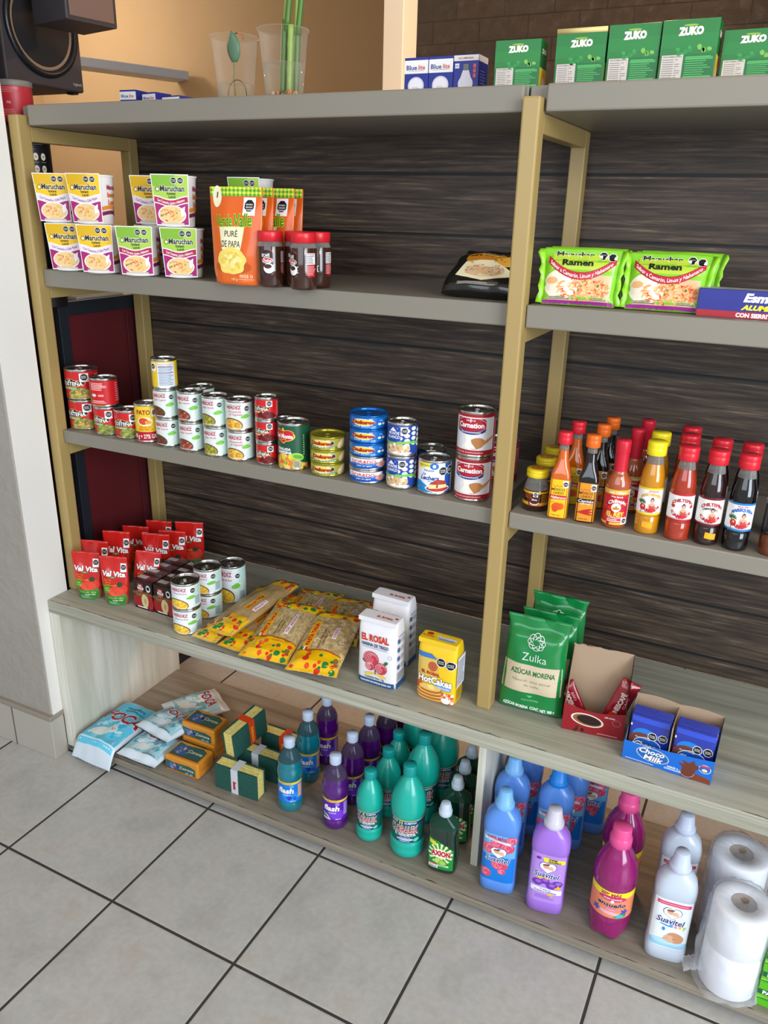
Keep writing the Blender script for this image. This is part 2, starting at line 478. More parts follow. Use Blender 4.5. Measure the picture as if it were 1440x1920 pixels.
# worn dark edge along the front of the counter top and bottom shelf
rnd = random.Random(4)
def wear(zt, y, name, x0, dens):
    x = x0; m = M('3a332c', .8)
    while x < XR-.5:
        L = rnd.uniform(.01, .06); t = rnd.uniform(.0006, .0022)
        if rnd.random() < dens:
            y0 = y+rnd.uniform(.001, .003); n = 5; vs = []; mb = MB()
            for i in range(n+1):
                u = x+L*i/n; k = sin(pi*i/n); vs += [(u, y0-.0002, zt+.0003), (u, y0+t*k*(.6+.8*rnd.random())+.0002, zt+.0003)]
            mb.add(vs, [(2*i, 2*i+2, 2*i+3, 2*i+1) for i in range(n)], m, False)
            mb.build(name, bench)
        x += L*.85
wear(ZC, 0.0, 'worn_edge', .004, .8)
wear(ZB, .0005, 'worn_edge', .05, .6)
# upper frame: four front/rear post pairs
PW, PD = .0299, .0345
frame = thing('post_frame')
tag(frame, 'ochre-painted wooden post frame standing on the grey-washed bench', 'frame')
for xp in (-.0056, 1.1496, 2.405):
    board_box(xp, xp+PW, .0773, .0773+PD, ZC, 1.614, MT['gold'], 'front_post', frame, .0035)
    board_box(xp, xp+PW, .413, .4445, ZC, 1.592, MT['gold'], 'rear_post', frame, .0025)
    for z in (1.590, Z2-.041, Z3-.041):
        h = .026 if z < 1.5 else .0285
        board_box(xp+.002, xp+PW-.0005, .0773+PD-.001, .414, z-h, z+.002, MT['gold'], 'side_rail', frame, .0015)
# rear plank panel
bp = MB().box(-.004, XR, .446, .456, ZC+.001, 1.5935, MT['board']).build('plank_back_panel')
tag(bp, 'dark brown weathered-plank panel closing the back of the upper shelves', 'panel')
# shelf boards
def shelf(x0, x1, z, th, label, notch=None):
    mb = MB(); mb.box(x0, x1, .0948, .4455, z-th, z, MT['grey']); o = mb.build('shelf_board', bevel=.0025)
    tag(o, label, 'shelf'); return o
shelf(.0255, 1.1485, Z2, .039, 'grey shelf board under the stacked noodle cups, left bay')
shelf(1.1805, XR-.037, Z2, .039, 'grey shelf board under the green noodle packets, right bay')
shelf(.0255, 1.1485, Z3, .0325, 'grey shelf board under the long row of cans, left bay')
shelf(1.1805, XR-.037, Z3, .0325, 'grey shelf board under the sauce bottles, right bay')
def topshelf(x0, x1, label):
    mb = MB(); mb.box(x0, x1, .0948, .13, ZT-.0405, ZT, MT['grey'])
    o = mb.build('top_shelf_board', bevel=.003); o2 = MB().box(x0-.032, x1+.002, .1125, .4585, ZT-.0404, ZT-.0002, MT['grey']).build('rear_slab', o, bevel=.002)
    tag(o, label, 'shelf')
topshelf(.037, 1.1465, 'grey top shelf board carrying the two clear cups')
topshelf(1.1835, 2.43, 'grey top shelf board under the four standing green boxes, right bay')

# ================================================================== PRODUCTS: cans
def can(r, h, labelfn, base='dde1dc', rough=.34, lidmat=None, rim=.0045, tab=True, bodymat=None):
    t = thing('food_can'); st = lidmat or MT['steel']
    b = MB(); b.lathe([(r*.93, 0), (r*.985, .0006), (r*1.0, .0022), (r*.985, rim), (r*.975, rim+.001), (r*.975, h-rim-.001), (r*.985, h-rim), (r*1.0, h-.0018), (r*.99, h-.0002), (r*.955, h), (r*.94, h-.003), (r*.93, h-.0042)], bodymat or st, 40, cap=False)
    b.lathe([(.0001, .0012), (r*.93, 0)], st, 40, cap=False)
    b.build('can_body', t)
    l = MB(); l.lathe([(.0001, h-.0040), (r*.45, h-.0040), (r*.5, h-.0034), (r*.72, h-.0034), (r*.78, h-.0042), (r*.935, h-.0042)], st, 40, cap=False)
    lo = l.build('lid', t)
    if tab:
        g = MB(); k = r*.34
        pts = [(k*.62*cos(a)*1.0, -r*.28+k*sin(a), h-.0022) for a in [2*pi*i/14 for i in range(15)]]
        g.tube(pts, .0011, st, 6); g.lathe([(.0001, h-.0018), (r*.1, h-.0018), (r*.12, h-.0036)], st, 10, c=(0, r*.12)); g.box(-r*.12, r*.12, -r*.02, r*.2, h-.0030, h-.0020, st)
        g.build('pull_tab', lo)
    F = cylF(r*.978); d = D(F, .0045)
    v0, v1 = rim+.0008, h-rim-.0008
    d.rect(-pi*r*.978, pi*r*.978, v0, v1, M(base, rough, coat=.3), 0)
    labelfn(d, r, v0, v1); d.build('label', t)
    return t
CRIM, PINK, MINT, LIME, GREY5 = P('b5173f'), P('cc4a6c'), P('a9d9c6'), P('79c142'), P('8f9a98')
def herdez(sub, foods, fu=-.008, side=False, sub2=None, tall=False):
    def f(d, r, v0, v1):
        H = v1-v0; k = r/.03
        for i in range(4): d.ring(.006*k+.002*i, v0+H*.34, (.010+.0075*i)*k, (.008+.0062*i)*k, .0004, MINT, 1, n=26)
        d.rect(.027*k, .047*k, v0, v1, P('cfe9e0'), 1.2)
        d.lines(.029*k, .045*k, v0+H*.55, v1-.004, 6, MINT, 2, 3)
        if side:
            for i in range(14): d.rect(.030*k, .043*k, v0+.006+i*.0016, v0+.0068+i*.0016, P('6a6f93'), 2)
        d.text('HERDEZ', -.004*k, v1-H*.17, H*.13, CRIM, 3, w=r*1.12, bold=.03)
        d.text(sub, -.002*k, v1-H*.33, H*.085, PINK, 3, w=r*1.0, bold=.005, shear=.35)
        if sub2: d.text(sub2, .001*k, v1-H*.44, H*.085, PINK, 3, w=r*1.0, bold=.005, shear=.35)
        d.text('CALIDAD GARANTIZADA', 0, v1-H*.065, H*.03, GREY5, 3, w=r*.9)
        d.octo(r*.86, v1-H*.22, r*.19, 4)
        d.ell(r*.72, v0+H*.47, r*.34, H*.07, LIME, 3, .12); d.ell(r*.78, v0+H*.49, r*.22, H*.08, LIME, 3.2, .1)
        d.ell(fu*k, v0+H*.17, r*.74, H*.24, P('5b4a35'), 2.5, -.18, 20)
        d.ell(fu*k, v0+H*.155, r*.68, H*.21, P(foods[0]), 3, -.18, 20)
        d.blobs(fu*k, v0+H*.16, r*.58, H*.16, [P(c) for c in foods], 46, r*.085, 3.6, 5, .8)
        d.rect(-pi*r*.978, pi*r*.978, v0, v0+.0012, P('dfe8e4'), 5)
    return f
def costena(foods, big=True, back=False):
    def f(d, r, v0, v1):
        H = v1-v0
        vo = v0+H*(.55 if big else .5)
        O = -r*.25
        d.ell(O, vo, r*.92, H*.135, P('f0a13a'), 2, .04); d.ell(O, vo, r*.88, H*.115, P('1a1416'), 2.6, .04)
        d.ell(O-.1*r, vo+H*.11, r*.3, H*.085, P('f0a13a'), 2.2); d.ell(O-.1*r, vo+H*.105, r*.27, H*.075, P('1a1416'), 2.8)
        d.text('LA', O-.1*r, vo+H*.125, H*.085, WHITE, 4, bold=.03)
        d.text('COSTEÑA', O, vo-H*.005, H*.14, WHITE, 4, w=r*1.5, bold=.03)
        d.rect(-r*1.2, r*.25, vo-H*.23, vo-H*.14, P('2f8a3c') if big else P('e58a2c'), 1.5)
        d.text('RAJAS VERDES' if big else 'CHIPOTLES', -r*.5, vo-H*.185, H*.055, WHITE, 3, w=r*1.2)
        d.ell(r*.35, v0+H*.15, r*.85, H*.2, P(foods[0]), 3, 0, 18); d.blobs(r*.35, v0+H*.16, r*.8, H*.17, [P(c) for c in foods], 44, r*.13, 3.5, 8, .55)
        d.rect(r*.32, r*.86, v1-H*.38, v1-H*.06, WHITE, 3); d.octo(r*.59, v1-H*.2, r*.22, 3.5)
        d.lines(r*1.3, r*2.3, v0+H*.1, v1-H*.1, 9, P('e98b8e'), 2, 4)
        if back:
            d.rect(-r*.6, r*1.6, v0, v1, P('c5161d'), 6); d.lines(-r*.3, r*.95, v0+H*.6, v1-H*.08, 6, P('f3c3bf'), 7, 2); d.lines(-r*.3, r*.9, v0+H*.06, v0+H*.2, 2, P('f3c3bf'), 7, 3)
            d.ell(-r*.05, v0+H*.4, r*.2, H*.06, WHITE, 7); d.ring(-r*.05, v0+H*.4, r*.14, H*.04, .0006, P('c5161d'), 8); d.text('100%', r*.5, v0+H*.4, H*.08, WHITE, 7)
            d.rect(-r*1.1, -r*.6, v1-H*.4, v1-H*.08, WHITE, 6); d.octo(-r*.85, v1-H*.22, r*.2, 6.6); d.blobs(-r*.7, v0+H*.14, r*.45, H*.15, [P(c) for c in foods], 24, r*.13, 7, 8, .6)
    return f
def pato(d, r, v0, v1):
    H = v1-v0
    d.text('PATO', -r*.1, v1-H*.17, H*.13, P('8f1220'), 3, w=r*1.1, bold=.03)
    d.ell(0, v0+H*.56, r*.62, H*.13, P('f2e3c0'), 2); d.ell(-r*.12, v0+H*.57, r*.38, H*.1, P('cf4a22'), 3); d.ell(r*.25, v0+H*.54, r*.25, H*.06, P('e39a4a'), 3.5)
    d.text('SALSA DE', 0, v0+H*.40, H*.05, P('c01824'), 3, w=r*.9); d.text('CHILE FRESCO', 0, v0+H*.33, H*.05, P('c01824'), 3, w=r*1.2)
    d.rect(-pi*r*.978, pi*r*.978, v0, v0+H*.26, P('b3121f'), 2); d.text('180 g + 27% GRATIS', r*.15, v0+H*.13, H*.12, WHITE, 3.4, w=r*2.6, bold=.02)
    d.rect(r*.55, r*1.1, v1-H*.3, v1-H*.06, WHITE, 3); d.octo(r*.82, v1-H*.18, r*.22, 3.6)
def yellowback(d, r, v0, v1):
    H = v1-v0
    d.rect(-r*.15, r*1.25, v0, v1-H*.05, P('dfe6ef'), 2); d.lines(-r*.05, r*1.1, v0+H*.06, v1-H*.16, 13, P('6b7896'), 3, 7)
    d.text('Declaración Nutrimental', r*.5, v1-H*.11, H*.045, P('a32a3a'), 3, w=r*1.2)
    d.rect(-r*.15, r*1.2, v0+H*.55, v0+H*.565, P('b1384a'), 4); d.rect(-r*.15, r*1.2, v0+H*.78, v0+H*.795, P('b1384a'), 4)
    d.rect(-r*.78, -r*.28, v1-H*.38, v1-H*.06, WHITE, 3); d.octo(-r*.53, v1-H*.2, r*.21, 3.6)
VEG = ('e8a33a', 'd9d24a', '6aa63a', 'e0722c', 'f0c860')
def delmonte(d, r, v0, v1):
    H = v1-v0; O = -r*.3
    def sh(k, m, L): d.ell(O, v1-H*.24, r*.72*k, H*.12*k, m, L); d.poly([(O-r*.5*k, v1-H*.28), (O, v1-H*.24-H*.17*k), (O+r*.5*k, v1-H*.28)], m, L+.2); d.ell(O-r*.34, v1-H*.18, r*.34*k, H*.08*k, m, L+.3); d.ell(O+r*.34, v1-H*.18, r*.34*k, H*.08*k, m, L+.4)
    sh(1.1, P('f0c244'), 1.5); sh(.97, P('c8202a'), 2.2)
    d.ell(O, v1-H*.085, r*.07, H*.04, P('e7c33c'), 2)
    d.text('Del Monte', O, v1-H*.24, H*.095, WHITE, 4, w=r*1.28, bold=.04); d.text('CALIDAD', O, v1-H*.32, H*.03, P('f0c244'), 4)
    d.text('ENSALADA', O, v0+H*.45, H*.062, WHITE, 3, w=r*1.0, bold=.04); d.text('CAMPESINA', O, v0+H*.37, H*.062, WHITE, 3, w=r*1.12, bold=.04)
    d.blobs(O, v0+H*.15, r*1.05, H*.15, [P(c) for c in VEG], 70, r*.16, 2.6, 3, .9)
    d.ell(r*.62, v0+H*.28, r*.42, H*.085, P('9ad04a'), 4, -.25); d.ell(r*.62, v0+H*.275, r*.3, H*.05, P('5da02c'), 5, -.25)
    d.rect(r*.35, r*.8, v0+H*.02, v0+H*.17, P('b9b4a6'), 6); d.lines(r*.38, r*.78, v0+H*.03, v0+H*.16, 4, P('4a4a44'), 7, 3)
    d.blobs(r*.95, v0+H*.05, r*.4, H*.06, [P(c) for c in VEG], 16, r*.13, 3, 4, .9); d.lines(r*1.0, r*1.08, v0+H*.3, v1-H*.2, 9, P('d9d9a0'), 2, 4)
def tuna(kind):
    def f(d, r, v0, v1):
        H = v1-v0; O = -r*.3
        if kind == 'dorado':
            d.rect(-r*1.1, r*.9, v0+H*.45, v1, WHITE, 1.5); d.ell(0, v0+H*.44, r*1.0, H*.24, M('2f74c4', .25), 2); d.ell(-r*.5, v0+H*.15, r*1.1, H*.22, M('1d4f9e', .25), 2.3)
            d.otext('DORADO', -r*.25, v1-H*.28, H*.34, P('c8202a'), P('ffffff'), 4, w=r*1.35, bold=.03); d.text('atún en agua', -r*.2, v0+H*.3, H*.14, WHITE, 4, w=r*.8, shear=.3)
            d.ell(r*.78, v0+H*.42, r*.34, H*.28, P('e2a08c'), 4); d.blobs(r*.78, v0+H*.42, r*.26, H*.22, [P('d9896f'), P('eec0ae')], 9, r*.1, 4.5, 2)
        else:
            gold = kind == 'gold'
            for u in (O,) if gold else (O,):
                d.ell(u, v0+H*.52, r*.66, H*.36, WHITE, 2); d.ell(u, v0+H*.52, r*.6, H*.31, P('efc33a'), 2.6)
                d.otext('Dolores', u, v0+H*.54, H*.34, P('c01d22'), P('241014'), 3.5, w=r*1.25, bold=.03, amt=.05, shear=.12)
                d.text('atún', u+r*.42, v1-H*.1, H*.16, WHITE, 4, shear=.3)
            if gold: d.rect(-r*1.3, r*1.1, v0, v0+H*.22, M('51752f', .3), 1.5); d.text('EN ACEITE', -r*.2, v0+H*.12, H*.1, WHITE, 3, w=r*1.4); d.ell(r*.95, v0+H*.5, r*.36, H*.38, P('d9b487'), 3, .7); d.ell(r*.95, v0+H*.6, r*.26, H*.2, P('e8cfa6'), 3.5, .6)
            else: d.text('EN AGUA', -r*.2, v0+H*.1, H*.09, WHITE, 3, w=r*1.2); d.text('170 g', r*.7, v0+H*.7, H*.14, P('cfe4f5'), 3); d.ell(r*.6, v0+H*.35, r*.1, H*.12, WHITE, 3); d.ell(r*.85, v0+H*.35, r*.1, H*.12, WHITE, 3)
            if gold: d.octo(r*.35, v0+H*.6, H*.2, 4, None)
    return f
def monteblanco(d, r, v0, v1):
    H = v1-v0; O = r*.3
    for i in range(5):
        for j in range(4): d.ell(r*(-.02+.48*i), v1-H*(.1+.17*j)-(i % 2)*H*.08, r*.19, H*.07, P('e9e6da'), 1.5)
    d.rect(-r*1.25, r*.02, v1-H*.56, v1, P('1f469c'), 2)
    d.poly([(-r*.75, v1-H*.2), (-r*.5, v1-H*.06), (-r*.25, v1-H*.2)], WHITE, 3)
    d.text('MONTE', -r*.45, v1-H*.27, H*.1, WHITE, 3, w=r*.8, bold=.02); d.text('BLANCO', -r*.45, v1-H*.4, H*.1, WHITE, 3, w=r*.85, bold=.02)
    d.band(-r*1.3, r*1.5, lambda u: v0+H*.44+.0015*sin(u*90), lambda u: v0+H*.35+.0015*sin(u*90), P('6fbf4a'), 3)
    d.ell(-r*.25, v0+H*.17, r*.95, H*.2, P('caa77c'), 3.4); d.blobs(-r*.25, v0+H*.19, r*.85, H*.15, [P('e2cba4'), P('b98d5f'), P('f0e2c6'), P('d4b285')], 50, r*.13, 4, 6, .75)
    d.ell(r*.1, v0+H*.04, r*.7, H*.04, WHITE, 5); d.rect(r*.05, r*.5, v1-H*.34, v1-H*.04, WHITE, 3.6); d.octo(r*.28, v1-H*.18, r*.21, 4)
def lechera(d, r, v0, v1):
    H = v1-v0
    d.poly([(-r*1.25, v0), (r*.2, v0), (-r*.2, v0+H*.22), (-r*.7, v0+H*.36), (-r*1.25, v0+H*.34)], P('1f8ad0'), 1.5)
    d.rect(-r*1.35, -r*1.0, v0+H*.3, v1, P('d36aa0'), 1.4)
    d.poly([(-r*.9, v1), (r*.02, v1), (-r*.02, v1-H*.12), (-r*.9, v1-H*.22)], P('f0d82c'), 2); d.text('ABRE FÁCIL', -r*.45, v1-H*.09, H*.05, P('1f3a8c'), 3, w=r*.7)
    d.ell(r*.2, v1-H*.1, r*.26, H*.11, P('1f6fc4'), 2.4); d.ell(r*.2, v1-H*.1, r*.1, H*.06, WHITE, 3)
    d.text('Nestlé', -r*.1, v1-H*.25, H*.065, P('23407f'), 3, w=r*.6); d.text('La', -r*.4, v1-H*.37, H*.09, P('1c3f9a'), 3, bold=.02, shear=.3)
    d.text('Lechera', -r*.08, v1-H*.5, H*.15, P('1c3f9a'), 3, w=r*1.15, bold=.03, shear=.3); d.text('Original', r*.08, v1-H*.62, H*.06, P('1f8ad0'), 3, w=r*.5, shear=.3)
    d.ell(r*.45, v0+H*.14, r*.78, H*.12, WHITE, 3); d.ell(r*.45, v0+H*.13, r*.7, H*.09, P('b9352a'), 3.5)
    d.poly([(-r*.1, v0+H*.13), (r*1.0, v0+H*.17), (r*.95, v0+H*.3), (-r*.05, v0+H*.3)], P('efd79a'), 4)
    d.poly([(-r*.08, v0+H*.28), (r*.95, v0+H*.28), (r*.9, v0+H*.4), (r*.4, v0+H*.47), (r*.2, v0+H*.4)], P('a8382c'), 4.5); d.rect(r*.35, r*.45, v0+H*.17, v0+H*.3, P('a8382c'), 5)
    d.rect(r*.85, r*1.35, v0, v1, P('1d4f9e'), 1.6); d.octo(r*.72, v1-H*.26, r*.25, 4); d.octo(r*1.24, v1-H*.24, r*.25, 4)
def carnation(d, r, v0, v1):
    H = v1-v0; O = -r*.25
    d.rect(-pi*r*.978, pi*r*.978, v1-H*.07, v1, P('a81824'), 1.5); d.rect(-pi*r*.978, pi*r*.978, v0, v0+H*.12, P('a81824'), 3)
    d.text('LECHE EVAPORADA', O, v0+H*.06, H*.035, P('f0cfc8'), 4, w=r*1.5)
    d.ell(O, v1-H*.38, r*.84, H*.115, P('24337f'), 2); d.poly([(O-r*.85, v1-H*.36), (O-r*.82, v1-H*.14), (O-r*.7, v1-H*.1), (O+r*.7, v1-H*.1), (O+r*.82, v1-H*.14), (O+r*.85, v1-H*.36), (O, v1-H*.42)], P('b5172a'), 2.6)
    d.ring(O, v1-H*.26, r*.87, H*.19, .0006, WHITE, 2.8); d.rect(O-.0008, O+.0008, v1-H*.2, v1-H*.1, P('f2f1ee'), 3)
    d.text('NESTLÉ', O, v1-H*.15, H*.04, WHITE, 4, w=r*.5); d.text('Carnation', O, v1-H*.26, H*.12, WHITE, 4, w=r*1.45, bold=.04)
    d.text('100% LECHE EVAPORADA', O, v1-H*.44, H*.035, WHITE, 4, w=r*1.1)
    d.ell(O+r*.35, v0+H*.29, r*.46, H*.14, P('b97b46'), 2.2, .3); d.poly([(O+r*.6, v0+H*.32), (O+r*1.35, v0+H*.48), (O+r*1.35, v0+H*.42), (O+r*.7, v0+H*.24)], P('cf9054'), 2.4)
    d.poly([(O-r*.3, v0+H*.5), (O, v0+H*.5), (O+r*.1, v0+H*.3), (O+r*.35, v0+H*.16), (O-r*.5, v0+H*.16), (O-r*.2, v0+H*.34)], P('f3efe0'), 2.9)
    d.rect(r*1.15, r*2.2, v0, v1, P('9c1626'), 2); d.lines(r*1.25, r*2.0, v0+H*.15, v1-H*.12, 16, P('d98a90'), 3, 5); d.rect(r*1.2, r*2.0, v1-H*.11, v1-H*.08, P('2a3a8c'), 4)
BEAN = ('8a3a26', 'b5603f', '6f2a1c', 'c98a66'); TAQ = ('5b3320', '7a4528'); VERD = ('9a8f2c', 'c4b33c', '6f7a2a'); ELO = ('f2c53a', 'e8b022', 'f7da6a', 'd99a1c')
JAL = ('8f8a3c', 'a9a152', '6f7434', 'c9b25a', 'd07a34')
BL = M('1467b8', .22, .55); GO = M('a39a2c', .22, .6)
KINDS.update({
 'lc_big': (can, 'can', (.0400, .0745, costena(JAL), 'c5161d')),
 'lc_mid': (can, 'can', (.0325, .0690, costena(('7f8a34', '9aa348', '5f6e2c', 'b5ae5e')), 'c5161d')),
 'lc_back': (can, 'can', (.0325, .0690, costena(JAL, True, True), 'c5161d')),
 'lc_small': (can, 'can', (.0252, .0502, costena(('6b1418', '8a1f20', '4f0e12'), False), 'c5161d')),
 'pato': (can, 'can', (.0300, .0930, pato, 'e8c31f')),
 'yellow': (can, 'can', (.0291, .0685, yellowback, 'e3c11d')),
 'hz_taq': (can, 'can', (.0295, .0678, herdez('Salsa Taquera', TAQ, -.012))),
 'hz_cas': (can, 'can', (.0300, .0688, herdez('Salsa Casera', BEAN, -.008))),
 'hz_ver': (can, 'can', (.0298, .0684, herdez('Salsa Verde', VERD, -.006))),
 'hz_ens': (can, 'can', (.0306, .0680, herdez('Ensalada', VEG, -.006, False, 'de Vegetales'))),
 'corn': (can, 'can', (.0345, .0672, herdez('Granos de Elote', ELO, -.006, True), 'e6edf0')),
 'corn_tall': (can, 'can', (.0352, .1045, herdez('Granos de Elote', ELO, -.004, True), 'e6edf0')),
 'delmonte': (can, 'can', (.0349, .1030, delmonte, '155038')),
 'tuna_gold': (can, 'can', (.0378, .0286, tuna('gold'), 'a39a2c', .22, GO, .0035, True, GO)),
 'tuna_blue': (can, 'can', (.0398, .0286, tuna('blue'), '1467b8', .22, BL, .0035, True, BL)),
 'tuna_white': (can, 'can', (.0398, .0286, tuna('dorado'), '2f74c4', .22, MT['steel'], .0035)),
 'mushroom': (can, 'can', (.0312, .0686, monteblanco, '1f469c')),
 'condensed': (can, 'can', (.0345, .0712, lechera, 'eceff2')),
 'evap': (can, 'can', (.0366, .0898, carnation, 'e6e6ea')),
})

# ================================================================== PRODUCTS: bags, pouches, boxes
class Soft:
    """filled bag or pouch: half width w(v), half thickness t(v), sealed edges, shallow wrinkles"""
    def __init__(s, h, wf, tf, p=2.4, wr=.0012, fr=38, seed=0, lean=0.0):
        s.h, s.wf, s.tf, s.p, s.wr, s.fr, s.seed, s.lean = h, wf, tf, p, wr, fr, seed, lean
    def P(s, q, v, side, d=0):     # q in -1..1 across
        W = s.wf(v); T = s.tf(v); k = max(0, 1-abs(q)**s.p)**.62
        n = noise.noise(Vector((q*W*s.fr+s.seed, v*s.fr*.8, s.seed*3.1+side)))*s.wr*(.35+k)
        return (q*W, side*(T*k+.0004)+n*k*1.0+s.lean*v*v+side*d, v)
    def F(s, u, v, d):
        q = max(-1, min(1, u/s.wf(v))); return s.P(q, v, -1, d)
    def mesh(s, m, nu=22, nv=26, mb=None):
        mb = mb or MB()
        qs = [sin(pi/2*(-1+2*i/nu)) for i in range(nu+1)]
        vs = []; 
        for j in range(nv+1):
            v = s.h*j/nv
            vs += [s.P(q, v, -1) for q in qs]+[s.P(q, v, 1) for q in reversed(qs)]
        n = 2*(nu+1); fs = [(j*n+i, j*n+(i+1) % n, (j+1)*n+(i+1) % n, (j+1)*n+i) for j in range(nv) for i in range(n)]
        fs += [tuple(reversed(range(n))), tuple(nv*n+i for i in range(n))]
        return mb.add(vs, fs, m)
def lerp(pts):
    def f(v):
        for i in range(len(pts)-1):
            (a, x), (b, y) = pts[i], pts[i+1]
            if v <= b or i == len(pts)-2:
                t = max(0, min(1, (v-a)/(b-a))); t = t*t*(3-2*t); return x+(y-x)*t
    return f
def smile(c, k): return lambda u: c+k*u*u
# ---- noodle cups
def noodle_cup(green):
    t = thing('noodle_cup'); h = .0955; rb, rt = .0335, .0415
    b = MB(); b.lathe([(.0001, .001), (rb*.94, .001), (rb, .003), (rt-.0015, h-.004)], M('efeae6', .4), 36, cap=False); b.build('cup', t)
    l = MB(); l.lathe([(rt-.0015, h-.005), (rt+.0006, h-.0035), (rt+.0006, h-.0015), (rt-.001, h-.0005), (rt-.003, h-.0012), (.0001, h-.0012)], M('f3f0ec', .35), 36, cap=False); l.build('lid', t)
    r_at = lambda v: rb+(rt-rb)*v/h
    Fc = lambda u, v, d: ((r_at(v)+d+.0003)*sin(u/.038), -(r_at(v)+d+.0003)*cos(u/.038), v)
    d = D(Fc, .004)
    d.text('Maruchan', .062, .072, .0085, P('9c2a5c'), 2, w=.034, bold=.04); d.text('Instant', .062, .058, .009, P('d8722c'), 2, w=.032, bold=.04); d.text('Lunch', .062, .044, .0095, P('d8722c'), 2, w=.028, bold=.04)
    d.band(.032, .16, lambda u: .034+.004*sin((u-.03)*60), lambda u: .027+.004*sin((u-.03)*60), P('e08a34'), 2); d.band(.032, .16, lambda u: .024+.004*sin((u-.03)*60), lambda u: .017+.004*sin((u-.03)*60), P('7a2246'), 2)
    d.text('Maruchan', -.062, .072, .0085, P('9c2a5c'), 2, w=.034, bold=.04)
    d.build('printing', t)
    # flat card sleeve in front, wider at the top
    W = lambda v: .0315+.0045*(v/h)**1.2
    Fs = lambda u, v, d: (u, -(r_at(v)+.0006+d)*1.0+ .25*u*u*9, v)
    d = D(Fs, .006, .012)
    yc = 'a6c84a' if green else 'efc01c'
    def edge(k0, k1, v0, v1, m, L, n=10):
        for i in range(n):
            a = v0+(v1-v0)*i/n; b_ = v0+(v1-v0)*(i+1)/n
            d.put([[(k0*W(a), a), (k1*W(a), a), (k1*W(b_), b_), (k0*W(b_), b_)]], m, L)
    edge(-1, 1, .004, h+.001, WHITE, 0); edge(-.96, .96, .048, h-.0005, P(yc), 1); edge(-.96, .96, .006, .050, P('a51e6c'), 1.2)
    edge(-.96, .3, .075, h-.0005, P('d8ab10' if not green else '7fb032'), 1.1)
    wv = lambda c: (lambda u: c-.0035*cos(u*95)+.0008)
    d.band(-W(.05)*.95, W(.05)*.95, wv(.0545), wv(.0405), P('f0e7ea'), 2); d.band(-W(.05)*.95, W(.05)*.95, wv(.0525), wv(.0425), P('b01e50' if green else 'e6d9e4'), 2.4)
    d.text('Con Camarón, Limón y Habanero' if green else 'Con Camarón y Chile Piquín', 0, .0480, .0048, WHITE if green else P('7a2a6c'), 3, w=.052, bold=.02, warp=lambda a, b: (a, b-.0035*cos(a*95)+.0005))
    d.otext('Maruchan', .004, .0715, .0105, P('17191a'), WHITE, 2.4, w=.046, bold=.03, amt=.035)
    d.ring(-.0240, .0700, .0048, .0048, .0010, P('5a5a58'), 3.6); d.ell(-.0240, .0695, .002, .002, WHITE, 3.8)
    d.text('Instant', .002, .0625, .0048, P('17191a'), 3, w=.0165, bold=.03); d.text('Lunch', .003, .0565, .0048, P('17191a'), 3, w=.0135, bold=.03)
    d.octo(.008, .0855, .0055, 3); d.octo(.0205, .0855, .0055, 3)
    d.ell(0, .024, .0270, .0175, WHITE, 3, n=24); d.ell(0, .024, .0250, .0160, P('e9c58a'), 3.5, n=24)
    d.blobs(-.006, .024, .017, .012, [P(c) for c in (('d8472c', 'e98a4a', 'f0b878', '5f8a34', 'e9c58a') if green else ('e0a860', 'edc88a', 'd98a54', 'f0d49a'))], 44, .0024, 4, 4, .5)
    d.blobs(.010, .024, .009, .011, [P('e8b65a'), P('f0cc7c'), P('d9983f')], 26, .0026, 5, 6, .3)
    d.poly([(.017, .034), (.026, .040), (.024, .024), (.018, .020)], P('e9e9ee'), 6); d.rect(-.022, .022, .006, .0095, P('cdbfae'), 6)
    d.build('card_sleeve', t)
    return t
